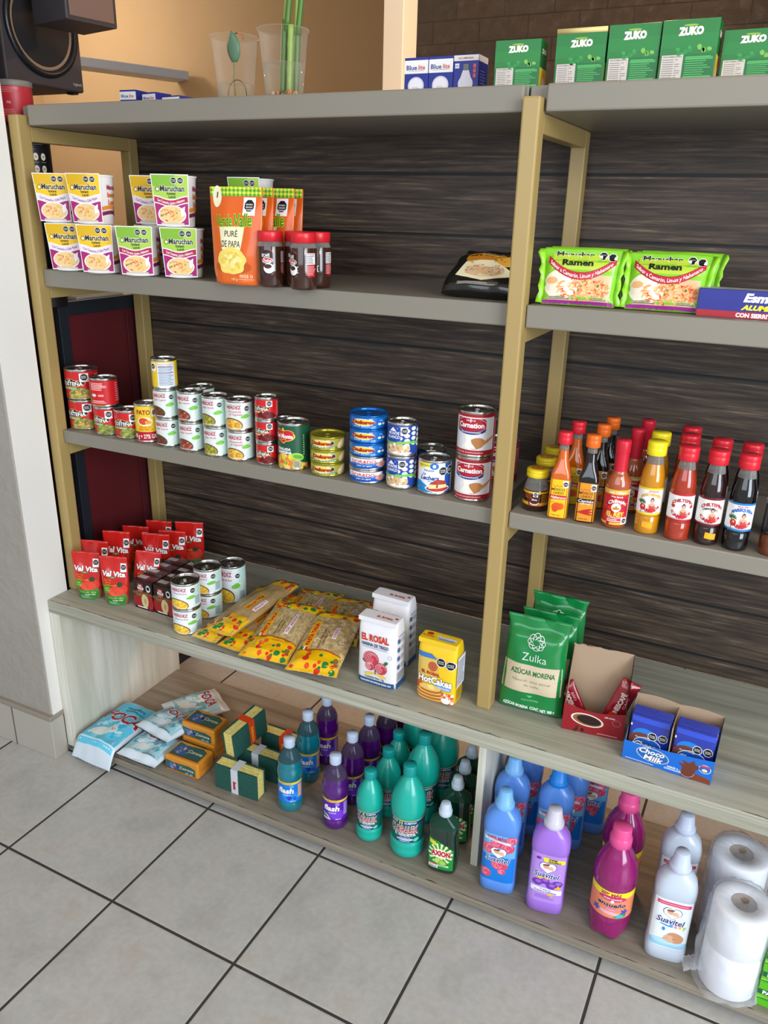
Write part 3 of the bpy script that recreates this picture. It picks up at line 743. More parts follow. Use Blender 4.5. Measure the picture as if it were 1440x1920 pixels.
# ---- stand-up pouches
def pouch(kind):
    t = thing('pouch')
    if kind == 'mash':
        h, W = .182, .060
        so = Soft(h, lerp([(0, .052), (.03, .057), (h-.03, .0615), (h, .0625)]), lerp([(0, .017), (.05, .0185), (.12, .012), (h-.018, .0018), (h, .0008)]), 2.6, .0022, 30, 2)
        so.mesh(M('e0631c', .3, coat=.3)).build('pouch_body', t)
        d = D(so.F, .008, .009)
        n = 26
        for i in range(n):
            u0 = -.0605+.121*i/n; u1 = u0+.121/n
            for j in range(4):
                c = ('3f9a2a', '9ac93a', '9ac93a', 'f0e24a')[(i % 2)+2*(j % 2)]
                d.rect(u0, u1, h-.017+j*.0042, h-.0128+j*.0042, P(c), 1)
        d.ell(-.043, h-.018, .011, .020, P('efe7c4'), 2.5); d.text('1', -.043, h-.016, .013, P('3a3a2a'), 3.5, shear=.2, bold=.03)
        d.rect(.020, .048, h-.052, h-.019, WHITE, 2); d.octo(.034, h-.034, .0115, 3, ('EXCESO', 'GRASAS', 'SATURADAS'))
        d.otext('Verde', -.022, h-.062, .022, P('2f8a1f'), P('dbe23a'), 3, w=.040, bold=.015, amt=.03, shear=.15, rot=.03); d.otext('Valle', .022, h-.060, .024, P('2f8a1f'), P('dbe23a'), 3, w=.040, bold=.015, amt=.03, shear=.15, rot=.06)
        d.poly([(-.034, h-.074), (.026, h-.072), (.018, h-.117), (-.024, h-.117)], P('efe9c0'), 2); d.text('PURÉ', -.004, h-.086, .0115, P('3a3020'), 4, w=.029, bold=.01); d.text('DE PAPA', -.004, h-.105, .0125, P('3a3020'), 4, w=.042, bold=.01)
        d.ell(0, .034, .042, .014, P('c2501a'), 1.6)
        r = random.Random(5); pts = [(-.002+.033*(1+.05*sin(5*a)+.035*sin(8*a+1))*cos(a), .045+.026*(1+.05*sin(5*a)+.035*sin(8*a+1))*sin(a)) for a in [2*pi*i/48 for i in range(48)]]
        d.poly(pts, P('f0d86c'), 2.6); d.blobs(-.002, .045, .024, .018, [P('f6e48c'), P('ecca52'), P('f8eaa6'), P('e8bf48')], 30, .0052, 3.6, 9, .7)
        d.text('RINDE 10', .030, .017, .0062, P('f2d9a8'), 3, w=.027, bold=.02); d.rect(.014, .046, .0105, .0112, P('f2d9a8'), 3); d.text('160 g', .004, .011, .0052, P('f2d9a8'), 3)
        d.ell(-.042, .018, .004, .006, P('ef8a4a'), 3)
        d.build('printing', t)
    else:
        h = .139
        so = Soft(h, lerp([(0, .0290), (.02, .0330), (.07, .0375), (h-.02, .0375), (h, .0375)]), lerp([(0, .0135), (.03, .0155), (.08, .010), (h-.02, .0016), (h, .0008)]), 2.6, .0030, 55, 4)
        so.mesh(M('c5201a', .22, coat=.5)).build('pouch_body', t)
        d = D(so.F, .006, .007)
        for i in range(6): a = i*.0045; w = so.wf(a)*.97; d.put([[(-w, a+.0005), (w, a+.0005), (w, a+.005), (-w, a+.005)]], P('2f7f38'), 1)
        d.poly([(-.026, .030), (.029, .034), (.029, .028), (-.026, .026)], P('3f8f3c'), 1.5)
        d.otext('Val Vita', 0, .0915, .0135, WHITE, P('7a1010'), 3, w=.064, bold=.04, amt=.035, shear=.04, rot=-.03)
        d.rect(-.012, .007, .079, .083, P('3f7f34'), 3); d.text('PURÉ', -.0025, .081, .0022, WHITE, 4)
        d.text('Puré de', -.0165, .074, .0052, P('ef9a2c'), 3, w=.019, bold=.01); d.text('Tomate', -.0165, .067, .0052, P('ef9a2c'), 3, w=.018, bold=.01); d.text('Condimentado', -.009, .060, .0052, P('ef9a2c'), 3, w=.033, bold=.01)
        d.poly([(-.030, .058), (-.012, .056), (-.010, .044), (-.020, .034), (-.028, .036)], P('3f8f2c'), 2); d.text('más', -.021, .050, .004, P('d8e24a'), 3); d.text('cremosa', -.020, .044, .003, P('d8e24a'), 3)
        d.ell(.014, .048, .020, .017, P('d83a2c'), 1.8); d.ell(.004, .042, .021, .012, P('e04a34'), 2); d.ell(.016, .062, .008, .007, P('34482a'), 3, .5); d.poly([(.010, .060), (.014, .072), (.017, .062), (.026, .064), (.018, .056)], P('2c4a26'), 3.4)
        d.text('CONT. NET. 200 g', .002, .0235, .0042, P('dfe23a'), 3, w=.042, bold=.02); d.text('Desde 1956', .008, .0165, .0045, WHITE, 3, w=.026, bold=.02)
        d.rect(.0195, .0345, h-.042, h-.018, WHITE, 2.6); d.octo(.027, h-.029, .0074, 3.4)
        d.lines(-.018, .012, .004, .012, 3, P('9fc79a'), 3)
        d.build('printing', t)
    return t
# ---- instant coffee jar
def coffee_jar():
    t = thing('coffee_jar'); r, h = .0252, .104
    rows = [(0, .022, .022, 2), (.001, .0235, .0235, 2), (.006, r, r, 2.2), (.076, r, r, 2.2), (.084, .0225, .0225, 2), (.088, .0215, .0215, 2)]
    MB().sup(rows, M('3a1f16', .12, coat=.6), 32, mfun=lambda z: M('3a1f16', .12, coat=.6) if z < .066 else MT['clearpet']).build('glass', t)
    c = MB(); c.lathe([(.0235, .085), (.0245, .0855), (.0245, .102), (.0235, .104), (.0001, .104)], M('cf1f2a', .3), 32, cap=False)
    c.build('lid', t)
    d = D(rowsF(rows), .004)
    d.rect(-.072, .072, .024, .068, P('2a0e10'), 0.5); d.rect(.004, .072, .024, .068, P('b3182a'), 1)
    d.ell(-.002, .046, .020, .024, P('2a0e10'), 1.3); d.ring(-.002, .046, .0205, .0245, .0008, P('e0563c'), 1.6, a0=-1.2, a1=1.4)
    d.text('NESCAFÉ', -.008, .060, .0055, WHITE, 3, w=.022, bold=.03); d.ell(-.003, .0505, .0125, .0055, WHITE, 2.4); d.ell(-.003, .0505, .0115, .0045, P('c5202c'), 2.8); d.text('Dolca', -.003, .0505, .0062, WHITE, 4, w=.018, shear=.3, bold=.02)
    d.ell(.001, .036, .0105, .0095, WHITE, 2.6); d.ell(-.001, .0395, .0075, .0042, P('3a1a12'), 3); d.ring(.012, .037, .005, .006, .0014, WHITE, 2.7)
    d.rect(.020, .048, .047, .067, WHITE, 3); d.lines(.021, .046, .048, .066, 7, P('50505a'), 4, 3); d.lines(.022, .050, .027, .045, 7, P('e9a09a'), 3, 6)
    d.build('label', t); return t
# ---- card boxes
def box_thing(nm, part, w, dp, h, m, bev=.0008):
    t = thing(nm); MB().box(-w/2, w/2, 0, dp, 0, h, m).build(part, t, bevel=bev); return t
def bulb_box():
    w, dp, h = .050, .050, .095
    t = box_thing('light_bulb_box', 'carton', w, dp, h, P('24308f'))
    def face(F, variant, nm):
        d = D(F, 1)
        d.rect(-w/2+.0003, w/2-.0003, h*.66, h*.94, WHITE, 1)
        if variant == 0:
            d.text('Blue', -.0095, h*.79, .0095, P('27318c'), 3, w=.022, bold=.02); d.text('lite', .0115, h*.79, .0095, P('d8483c'), 3, w=.014, bold=.02); d.rect(-.016, .016, h*.715, h*.72, P('5a62a8'), 3)
            d.ell(0, h*.40, .017, .018, P('d9d5e6'), 2); d.ell(0, h*.41, .014, .014, P('efecf4'), 3); d.lines(-.008, .008, h*.33, h*.38, 2, P('b8b4c6'), 4)
        else:
            d.text('ALTA LUZ', 0, h*.86, .0045, P('3a3a4a'), 3, w=.02); d.rect(-w/2+.0004, w/2-.0004, h*.66, h*.80, P('24308f'), 1.5)
            d.ell(0, h*.34, .0145, .0155, P('dcdae6'), 2.4); d.poly([(-.0115, h*.42), (-.006, h*.62), (.006, h*.62), (.0115, h*.42)], P('dcdae6'), 2.5); d.rect(-.0055, .0055, h*.61, h*.76, P('7f8078'), 3)
            d.rect(-.021, -.013, h*.62, h*.74, P('dfe6f2'), 3)
            for k in range(3): d.rect(.014, .0195, h*(.70-.12*k), h*(.78-.12*k), P('d8564a'), 3)
        d.build(nm, t)
    face(flatF(0), 0, 'front_print'); return t
def bulb_box_b():
    w, dp, h = .050, .050, .098
    t = box_thing('light_bulb_box', 'carton', w, dp, h, P('24308f')); d = D(flatF(0), 1)
    d.rect(-w/2+.0003, w/2-.0003, h*.87, h*.985, P('e9dcd6'), 1); d.text('ALTA LUMINOSIDAD', -.001, h*.925, .0038, P('3a3a4a'), 3, w=.03)
    d.ell(0, h*.40, .0150, .0165, P('dcdae6'), 2.4); d.poly([(-.012, h*.47), (-.0058, h*.68), (.0058, h*.68), (.012, h*.47)], P('dcdae6'), 2.5); d.rect(-.0052, .0052, h*.67, h*.80, P('7f8078'), 3)
    for k in range(4): d.rect(-.0054, .0054, h*(.69+.028*k), h*(.70+.028*k), P('4e4f4a'), 3.5)
    d.rect(-.022, -.0135, h*.72, h*.82, P('dfe6f2'), 3); d.text('LED', -.0178, h*.77, .003, P('24308f'), 4)
    for k in range(3): d.rect(.0145, .0200, h*(.72-.10*k), h*(.80-.10*k), P('d8564a'), 3)
    d.build('front_print', t)
    d = D(sideF(w/2), 1); d.rect(.0005, dp-.0005, h*.86, h*.985, P('e9dcd6'), 1); d.lines(.008, .040, h*.2, h*.7, 8, P('5a68b8'), 2); d.build('side_print', t); return t
def drink_box(flap):
    w, dp, h = .086, .048, .118
    t = box_thing('green_drink_box', 'carton', w, dp, h, M('0f6a2e', .35), .001)
    d = D(flatF(0), 1)
    d.rect(-w/2+.0004, w/2-.0004, h*.50, h-.0005, M('0e7429', .32), 1); d.rect(-w/2+.0004, w/2-.0004, h*.60, h*.80, M('117c2d', .32), 1.2)
    d.ell(0, h*.915, .011, .0018, P('8fb43a'), 2); d.otext('ZUKO', .001, h*.835, .0125, P('efe9dc'), P('0f6a2a'), 2.5, w=.038, bold=.075, amt=.03, rot=.02)
    d.blobs(0, h*.56, .035, .006, [P('2f9a44'), P('1a8a3a'), P('7ab84a')], 14, .004, 2, 3)
    d.rect(-w/2+.004, -.006, .004, h*.50, P('cfc6bd'), 2.4); d.text('INFORMACIÓN', -.0225, h*.475, .0026, P('5a5650'), 3.4, w=.028); d.lines(-w/2+.006, -.009, .008, h*.45, 12, P('77726c'), 3.4, 3, .3); d.rect(-.020, -.018, .008, h*.45, P('cfc6bd'), 3.6)
    d.lines(-.002, w/2-.006, h*.10, h*.48, 12, P('4fae5c'), 2.4, 5); d.rect(-.003, w/2-.004, h*.42, h*.46, P('3fa24f'), 2.2); d.rect(-.003, w/2-.004, h*.16, h*.19, P('57b25e'), 2.2)
    d.build('front_print', t)
    s_ = D(sideF(w/2), 1); s_.rect(.0005, dp-.0005, .002, h*.5, P('d8c23a'), 1); s_.ell(dp/2, h*.28, .014, .022, P('e0a023'), 2); s_.ell(dp/2+.006, h*.22, .008, .015, P('e9e2d0'), 3); s_.text('ZUKO', dp/2, h*.80, .009, P('efe9dc'), 3, w=.03, bold=.06); s_.build('side_print', t)
    if flap:
        f = MB(); f.add([(-w/2, 0, h), (w/2, 0, h), (w/2, -.001, h+.010), (-w/2, -.001, h+.010)], [(0, 1, 2, 3)], M('e3cf8a', .4)); f.build('open_flap', t, solid=.0006)
    return t
def foil_box():
    w, dp, h = .30, .042, .043
    t = box_thing('foil_roll_box', 'carton', w, dp, h, P('2a2f86'))
    d = D(flatF(0), 1); d.rect(-w/2+.0003, w/2-.0003, .0003, .0105, P('a8242c'), 1)
    d.text('Esmart', -.052, .0325, .0125, WHITE, 3, w=.062, bold=.05, shear=.25); d.text('ALUMINIO', -.052, .0175, .0072, P('efe02a'), 3, w=.066, bold=.06, shear=.3); d.text('CON SIERRITA', -.062, .0055, .0062, WHITE, 3, w=.058, bold=.05)
    d.text('Esmart', .09, .0325, .0125, WHITE, 3, w=.062, bold=.05, shear=.25); d.build('front_print', t)
    d = D(topF(h), 1); d.rect(-w/2+.0005, w/2-.0005, .0005, dp-.0005, P('a8a8ac'), 1); d.build('top_print', t); return t
# ---- ramen packet and black rice packet
def ramen():
    t = thing('noodle_packet'); h = .098
    so = Soft(h, lerp([(0, .062), (.02, .059), (.06, .060), (h, .066)]), lerp([(0, .0015), (.012, .012), (.07, .0125), (h-.012, .0015), (h, .0007)]), 4, .0024, 42, 7)
    so.mesh(M('7fc428', .22, coat=.6)).build('packet', t)
    d = D(so.F, .007, .008)
    for i in range(2): d.rect(-.060, .060, .001+i*.003, .004+i*.003, P('a83a9a'), 1)
    d.rect(-.050, .052, .007, .052, P('e8b48a'), 1); d.ell(-.030, .034, .030, .026, P('efe4cf'), 1.6)
    d.blobs(.008, .027, .044, .020, [P('ef7f3a'), P('f4a860'), P('e05a2a'), P('f7c48a'), P('f09a50')], 150, .0042, 2, 12, .32)
    d.blobs(.008, .034, .036, .010, [P('5c7a2c'), P('c83a24')], 9, .0022, 3.8, 3, .6); d.ell(-.046, .040, .010, .006, P('e8b07a'), 2.4)
    wv = lambda c: (lambda u: c+9.0*u*u-.002)
    d.rect(-.050, .050, .060, .088, P('b4cc3a'), 1.2)
    d.band(-.056, .057, wv(.0575), wv(.0445), P('7a1222'), 4.6); d.band(-.056, .057, wv(.0568), wv(.0452), P('bb2236'), 5); d.text('Sabor a Camarón, Limón y Habanero', 0, .049, .0072, WHITE, 6, w=.104, bold=.01, warp=lambda a, b: (a, b+9.0*a*a))
    d.text('Ramen', -.006, .0725, .0105, P('17191a'), 5, w=.052, bold=.04); d.otext('Maruchan', -.012, .0870, .0098, P('17191a'), WHITE, 4, w=.064, bold=.05, amt=.035)
    d.octo(.034, .086, .0070, 5); d.octo(.0495, .084, .0070, 5); d.rect(-.050, -.010, .008, .013, P('d9c8b4'), 4); d.lines(-.049, -.012, .008, .013, 2, P('6a5a4a'), 5); d.rect(.022, .050, .008, .013, P('d9c8b4'), 4); d.lines(.023, .049, .008, .013, 2, P('6a5a4a'), 5)
    d.build('printing', t)
    for sx in (-1, 1):
        f = MB(); n = 10; vs = []
        for i in range(n+1):
            v = .002+(h-.004)*i/n; x = sx*(so.wf(v)-.001); vs += [(x, -.001, v), (x+sx*(.010+.002*sin(i*2.3)), -.006+.004*sin(i*1.9), v+.001*sin(i*3))]
        f.add(vs, [(2*i, 2*i+2, 2*i+3, 2*i+1) for i in range(n)], M('8fd42c', .25, coat=.5)); f.build('seal_fin', t, solid=.0006)
    return t
def rice_packet():
    t = thing('rice_packet'); h = .115
    so = Soft(h, lerp([(0, .080), (.03, .082), (.08, .072), (h, .060)]), lerp([(0, .008), (.010, .016), (.085, .017), (h-.006, .004), (h, .0015)]), 5, .0030, 35, 11)
    so.mesh(M('15130f', .2, coat=.6), nv=30).build('packet', t)
    d = D(so.F, .008, .008)
    d.ell(-.008, .078, .040, .020, M('b5741c', .3), 1); d.poly([(.010, .078), (.034, .086), (.042, .060), (.012, .052)], P('e0a23c'), 1.4)
    d.poly([(-.058, .034), (-.046, .070), (.006, .074), (.050, .046), (.052, .036), (-.004, .022)], P('e8dcb4'), 1.8); d.ell(-.006, .046, .040, .014, P('d8b48a'), 2.2); d.blobs(-.006, .048, .038, .014, [P('cfa27c'), P('e2c4a0'), P('b98a62')], 60, .0028, 2.8, 4, .6)
    d.text('Chilorio', 0, .097, .011, P('e8dcc0'), 3, w=.040, shear=.3, bold=.01); d.text('ARROZ CON QUESO', 0, .086, .004, P('efc46a'), 3, w=.04)
    d.rect(-.05, .03, .010, .019, P('5a564e'), 2); d.lines(-.048, .028, .011, .018, 2, P('bdb8ac'), 3)
    d.build('printing', t); return t
KINDS.update({
 'cup_y': (noodle_cup, 'noodle cup', (False,)), 'cup_g': (noodle_cup, 'noodle cup', (True,)),
 'mash': (pouch, 'pouch', ('mash',)), 'tomato': (pouch, 'pouch', ('tomato',)),
 'coffee': (coffee_jar, 'jar', ()), 'bulb': (bulb_box, 'box', ()), 'bulb_b': (bulb_box_b, 'box', ()),
 'zuko': (drink_box, 'box', (False,)), 'zuko_f': (drink_box, 'box', (True,)), 'foil': (foil_box, 'box', ()),
 'ramen': (ramen, 'noodle packet', ()), 'rice': (rice_packet, 'packet', ()),
})
# ---- sauce bottles and jars
def cap_mb(r, z0, z1, m, ridges=0):
    c = MB(); c.lathe([(r*.96, z0), (r, z0+.0006), (r, z0+(z1-z0)*.55), (r*.985, z0+(z1-z0)*.57), (r*1.0, z0+(z1-z0)*.6), (r*1.0, z1-.0015), (r*.95, z1), (.0001, z1)], m, 28, cap=False); return c
def figure(d, u, v, s, L):          # woman in a red dress printed on the label
    sk = P('d9a184'); d.ell(u, v+.0085*s, .0026*s, .0034*s, P('2a1c1a'), L); d.ell(u, v+.0115*s, .0015*s, .0012*s, P('2a1c1a'), L+.2); d.ell(u, v+.0078*s, .0019*s, .0026*s, sk, L+.6)
    d.poly([(u-.0055*s, v-.004*s), (u-.0045*s, v+.003*s), (u-.001*s, v+.005*s), (u+.001*s, v+.005*s), (u+.0045*s, v+.003*s), (u+.0055*s, v-.004*s)], sk, L+.3)
    d.poly([(u-.0036*s, v-.007*s), (u-.0034*s, v+.0015*s), (u, v-.0005*s), (u+.0034*s, v+.0015*s), (u+.0036*s, v-.007*s)], P('b5483e'), L+.9); d.ell(u, v-.0065*s, .0065*s, .0025*s, P('c03a34'), L+1.2)
def sauce(kind):
    h = .1675
    liquid, capc, lab, edge, price = {'yellow': ('c9860f', 'e8d61f', 'ef', 'e8c81f', True), 'red': ('a8341a', 'cf2230', '', 'b3182a', False), 'tam': ('2a1410', 'cf2230', '', '6f1a22', True), 'mar': ('0e0d10', 'cf2230', '', '1f7ac4', False), 'choc': ('6b3418', 'cf2230', '', '1a1214', False)}[kind]
    t = thing('sauce_bottle'); r = .0212
    rows = [(0, r*.88, r*.88, 2), (.0015, r*.97, r*.97, 2), (.004, r, r, 2), (.032, r, r, 2), (.0335, r*.965, r*.965, 2), (.0350, r, r, 2), (.086, r, r, 2), (.098, r*.99, r*.99, 2), (.112, r*.9, r*.9, 2), (.128, r*.70, r*.70, 2), (.140, r*.60, r*.60, 2), (.146, r*.58, r*.58, 2)]
    ml = M(liquid, .06, coat=.8, trans=.12)
    MB().sup(rows, ml, 32, mfun=lambda z: ml if z < .131 else MT['clearpet']).build('glass', t)
    cap_mb(.0168, .1435, h, M(capc, .3)).build('cap', t)
    d = D(rowsF(rows), .003)
    v0, v1 = .037, .087; wr = .044
    base = WHITE if kind != 'choc' else BLACK
    d.rect(-wr, .034, v0, v1, base, .5); d.rect(-wr, .034, v0, v0+.0035, P(edge), 1); d.rect(-wr, .034, v1-.0035, v1, P(edge), 1)
    arc = lambda a, b: (a, b-22*a*a)
    up = lambda a, b: (a, b+30*a*a)
    title = {'yellow': ('MANGO HABANERO', 'd9a51f'), 'red': ('CHILTEPÍN', 'b3182a'), 'tam': ('CHILTEPÍN', 'b3182a'), 'mar': ('MARISQUERA', '1f5fb8'), 'choc': ('CHILTEPÍN', 'e9e6df')}[kind]
    d.text(title[0], 0, v1-.011, .0058, P(title[1]), 3, w=.036, bold=.05, warp=arc)
    if kind == 'yellow': d.text('ARTESANAL', .004, v1-.0058, .0028, P('b3384a'), 3, w=.018, bold=.03)
    if kind == 'tam': d.text('TAMARINDO', -.002, v1-.019, .0042, P('2a1c1a'), 3, w=.026, bold=.03, warp=arc)
    if kind == 'mar': d.text('SALSA PARA', 0, v1-.0058, .0026, P('b3384a'), 3, w=.018, bold=.03)
    figure(d, .003, v0+.017, 1.25, 3)
    if kind in ('yellow', 'mar'):
        d.rect(-.0155, -.0145, v0+.004, v0+.022, P('5a4a2a'), 2)
        for k in range(7): a = k*pi/6; d.ell(-.015+.004*cos(a), v0+.0225+.003*sin(a), .0045, .0011, P('2f6a34'), 3, a*.9-.3, 8)
        d.ell(-.0125, v0+.0145, .0052, .0062, P('c83a24'), 4); d.ell(-.0125, v0+.016, .002, .002, P('f2e6d0'), 4.6)
    elif kind == 'red':
        for uu in (-.015, .017): d.ell(uu, v0+.027, .0036, .0032, P('c83a24'), 3); d.rect(uu-.0004, uu+.0004, v0+.029, v0+.033, P('5a6a2a'), 3)
    d.text('CARRETA', .0, v0+.0085, .0065, P('c01d2c'), 6, w=.034, bold=.05, warp=up)
    d.lines(-.018, .018, v0+.0038, v0+.0055, 1, P('8a6a6a'), 3)
    d.build('label', t)
    if price:
        s_ = D(rowsF(rows), .003); dx = -.010 if kind == 'yellow' else -.004
        s_.put([[(dx, .014), (dx+.0185, .0115), (dx+.019, .0225), (dx+.0005, .025)]], P('f0a41c'), 3); s_.build('price_sticker', t)
    return t
def mexico(kind):
    hab = kind == 'hab'; h = .1635
    t = thing('sauce_bottle')
    rows = [(0, .0165, .0165, 5), (.0015, .0178, .0178, 6), (.078, .0178, .0178, 6), (.088, .0172, .0172, 4.5), (.100, .0135, .0135, 2.8), (.112, .0102, .0102, 2.1), (.130, .0088, .0088, 2), (.144, .0084, .0084, 2)]
    ml = M('d2600f' if hab else '15110f', .06, coat=.8, trans=.08)
    MB().sup(rows, ml, 36, mfun=lambda z: ml if z < .133 else MT['clearpet']).build('glass', t)
    cap_mb(.0130, .141, h, M('cf2230' if hab else 'e2671a', .3)).build('cap', t)
    F = rowsF(rows, False); bg = P('efbd1c' if hab else 'df8f22')
    d = D(F, .004); d.rect(-.0168, .0168, .003, .0765, bg, .5)
    d.rect(.0065, .0160, .062, .075, WHITE, 1.5); d.octo(.0112, .0685, .0044, 2)
    for k in range(3): d.ring(-.007+.007*k, .0655, .0036, .003, .0008, P('c5252c'), 2, n=8, a0=-pi, a1=0)
    d.text('MÉXICO', -.001, .0575, .0050, P('3a2412'), 3, w=.0235, bold=.01); d.text('LINDO', .0, .0510, .0046, P('3a2412'), 3, w=.0185, bold=.01)
    d.band(-.0160, .0150, lambda u: .0465, lambda u: .0385+.05*u, P('c5252c' if hab else '1c1614'), 3); d.text('Habanero' if hab else 'Capitán', 0, .0425, .0052, WHITE, 4, w=.0265, shear=.3, bold=.01)
    if hab:
        d.ell(-.002, .024, .0088, .0078, P('d8521c'), 3, .5); d.ell(.0055, .025, .0062, .0068, P('e0621c'), 2.6, -.3); d.ell(-.004, .019, .005, .006, P('cf4a18'), 3.5); d.ring(-.009, .031, .004, .003, .0007, P('5a7a2a'), 3, n=8, a0=0, a1=pi)
    else:
        d.text('Salsa Negra', 0, .0372, .0032, P('efe6d0'), 4.4, w=.018)
        for a in (.35, -.15, .1): d.ell(0, .020+a*.01, .0135, .0022, P('b3241c'), 3+a, a, 12)
    d.text('150 ml', -.002, .0075, .0022, P('3a2412'), 3, w=.014); d.build('label', t)
    s_ = D(lambda u, v, dd: (F(0, v, 0)[1]*-1+dd, u, v), .004); s_.rect(-.0168, .0168, .003, .0765, bg, .5); s_.rect(-.013, .013, .030, .074, P('d9dde6'), 1.5); s_.lines(-.012, .012, .032, .070, 12, P('6a6f7a'), 2.5); s_.lines(-.012, .012, .006, .026, 6, P('9a5a1c'), 2.5, 4)
    s_.build('side_label', t); return t
def rey():
    h = .162; t = thing('sauce_bottle'); r = .0218
    rows = [(0, r*.88, r*.88, 2), (.002, r, r, 2), (.078, r, r, 2), (.088, r*.97, r*.97, 2), (.100, r*.62, r*.62, 2), (.108, r*.5, r*.5, 2), (.145, r*.42, r*.42, 2)]
    ml = M('a8512c', .08, coat=.8, trans=.06)
    MB().sup(rows, ml, 32, mfun=lambda z: ml if z < .106 else MT['clearpet']).build('glass', t)
    c = MB(); c.lathe([(.0118, .104), (.0120, .136), (.0122, .138), (.0130, .140), (.0130, .158), (.0122, .162), (.0001, .162)], M('c41f33', .3), 28, cap=False); c.build('cap', t)
    d = D(rowsF(rows), .003); d.rect(-.044, .040, .008, .074, P('c5202c'), .5); d.blobs(0, .034, .036, .026, [P('d8342c'), P('a8161e')], 60, .0036, 1, 3); d.rect(-.044, .040, .008, .012, P('e8b838'), 1.6); d.rect(-.044, .040, .065, .074, P('e0ab34'), 1.6)
    d.text('Salsa Chiltepín', 0, .0695, .0048, P('f4efe0'), 3, w=.032, shear=.2, bold=.02); d.text('Hot Sauce', 0, .0615, .0034, WHITE, 3, w=.020, bold=.02)
    d.text('Chiltepín', .001, .054, .0070, WHITE, 4, w=.032, bold=.03, warp=lambda a, b: (a, b-24*a*a)); d.ell(0, .041, .0085, .0085, P('efe6cf'), 3); d.poly([(-.0055, .037), (-.0055, .042), (-.003, .040), (0, .045), (.003, .040), (.0055, .042), (.0055, .037)], P('b5802c'), 4)
    d.text('EL REY', .0, .0285, .0085, P('f0c64a'), 4, w=.032, bold=.05); d.text('CHILTEPÍN MACHACADO', 0, .0215, .003, WHITE, 3, w=.026); d.lines(-.014, .010, .013, .019, 2, WHITE, 3)
    d.rect(.011, .024, .009, .022, WHITE, 3.4); d.octo(.0175, .0155, .0046, 4); d.rect(.024, .040, .008, .074, P('e6e0ea'), 2); d.lines(.026, .038, .012, .070, 12, P('8a7a9a'), 3)
    d.build('label', t); return t
def mole():
    h = .0805; t = thing('mole_jar')
    rows = [(0, .0215, .0215, 2), (.002, .0245, .0245, 2), (.030, .0250, .0250, 2), (.042, .0238, .0238, 2), (.062, .0178, .0178, 2), (.068, .0172, .0172, 2)]
    ml = M('2c1208', .08, coat=.9)
    MB().sup(rows, ml, 32, mfun=lambda z: ml if z < .050 else MT['clearpet']).build('glass', t)
    cap_mb(.0212, .0655, h, M('e3c81c', .3)).build('lid', t)
    d = D(topF(h), 1); d.ell(0, 0, .013, .010, P('b5501c'), 1); d.text('Mole', 0, 0, .006, P('f0d23a'), 2); d.build('lid_print', t)
    d = D(rowsF(rows), .003); d.rect(-.060, .060, .012, .040, P('e0ab26'), .5); d.rect(-.060, .060, .012, .0135, P('a5301c'), 1); d.rect(-.005, .004, .0305, .039, WHITE, 2); d.octo(-.0005, .0348, .0038, 3)
    d.text('Doña', -.017, .034, .0045, P('b5501c'), 3, shear=.3); d.text('María', -.014, .029, .0045, P('b5501c'), 3, shear=.3)
    d.rect(-.013, .008, .014, .028, P('5a1c14'), 2); d.ell(-.002, .0175, .009, .0035, P('d8c4b0'), 3); d.ell(-.002, .0195, .007, .003, P('3a1a10'), 3.4); d.text('Mole', -.002, .025, .0034, WHITE, 3); d.lines(.011, .030, .014, .038, 8, P('b57f1c'), 2, 4)
    d.build('label', t); return t
KINDS.update({k: (sauce, 'bottle', (k,)) for k in ('yellow_s', 'red', 'tam', 'mar', 'choc')})
KINDS['yellow_s'] = (sauce, 'bottle', ('yellow',))
KINDS.update({'hab': (mexico, 'bottle', ('hab',)), 'capitan': (mexico, 'bottle', ('cap',)), 'rey': (rey, 'bottle', ()), 'mole': (mole, 'jar', ())})

# ================================================================== PRODUCTS: bench top
def juice():
    w, dp, h = .0600, .0385, .079
    t = box_thing('juice_carton', 'carton', w, dp, h, M('1d0f10', .3, coat=.4), .0012)
    d = D(flatF(0), 1); a = w/2-.0004
    d.rect(-a, a, .003, h*.64, P('5e1416'), 1); d.ell(-.017, h*.30, .0155, .020, P('9c1f24'), 2); d.ell(.022, h*.28, .0105, .021, P('a3242a'), 2.4); d.ell(.005, h*.32, .0115, .020, P('cfc08a'), 3); d.ell(.006, h*.31, .0035, .008, P('b39a5a'), 3.6)
    d.blobs(-.018, h*.55, .012, .006, [P('5a6a34'), P('8a7a44')], 12, .004, 3, 2); d.blobs(.016, h*.58, .012, .006, [P('8a4a2a'), P('6a5a34')], 12, .004, 3, 5)
    d.rect(-.017, .002, h*.56, h*.92, P('8a2322'), 4); d.text('DEL', -.007, h*.83, .005, WHITE, 5, bold=.03); d.text('VALLE', -.007, h*.74, .0065, WHITE, 5, w=.021, bold=.05, shear=.1); d.lines(-.015, .002, h*.60, h*.68, 3, P('c98a86'), 5)
    d.ell(.0185, h*.78, .0072, .0095, P('e9e4e2'), 4); d.octo(.0185, h*.79, .0055, 5, None); d.rect(-.020, .012, .004, .0075, P('e6d9d2'), 4); d.rect(-a, a, .0, .0032, BLACK, 3)
    d.build('front_print', t)
    d = D(topF(h), 1); d.rect(-a, -.001, .014, .030, P('b8b2b2'), 1); d.rect(-.001, a, .014, .030, P('5c4244'), 1); d.rect(-.010, .010, .004, .011, P('4a3a3c'), 1); d.build('top_print', t)
    d = D(sideF(w/2), 1); d.rect(.001, dp-.001, .003, h*.5, P('7a1a1c'), 1); d.rect(.016, .026, .006, h*.4, P('e6e0de'), 2); d.build('side_print', t)
    return t
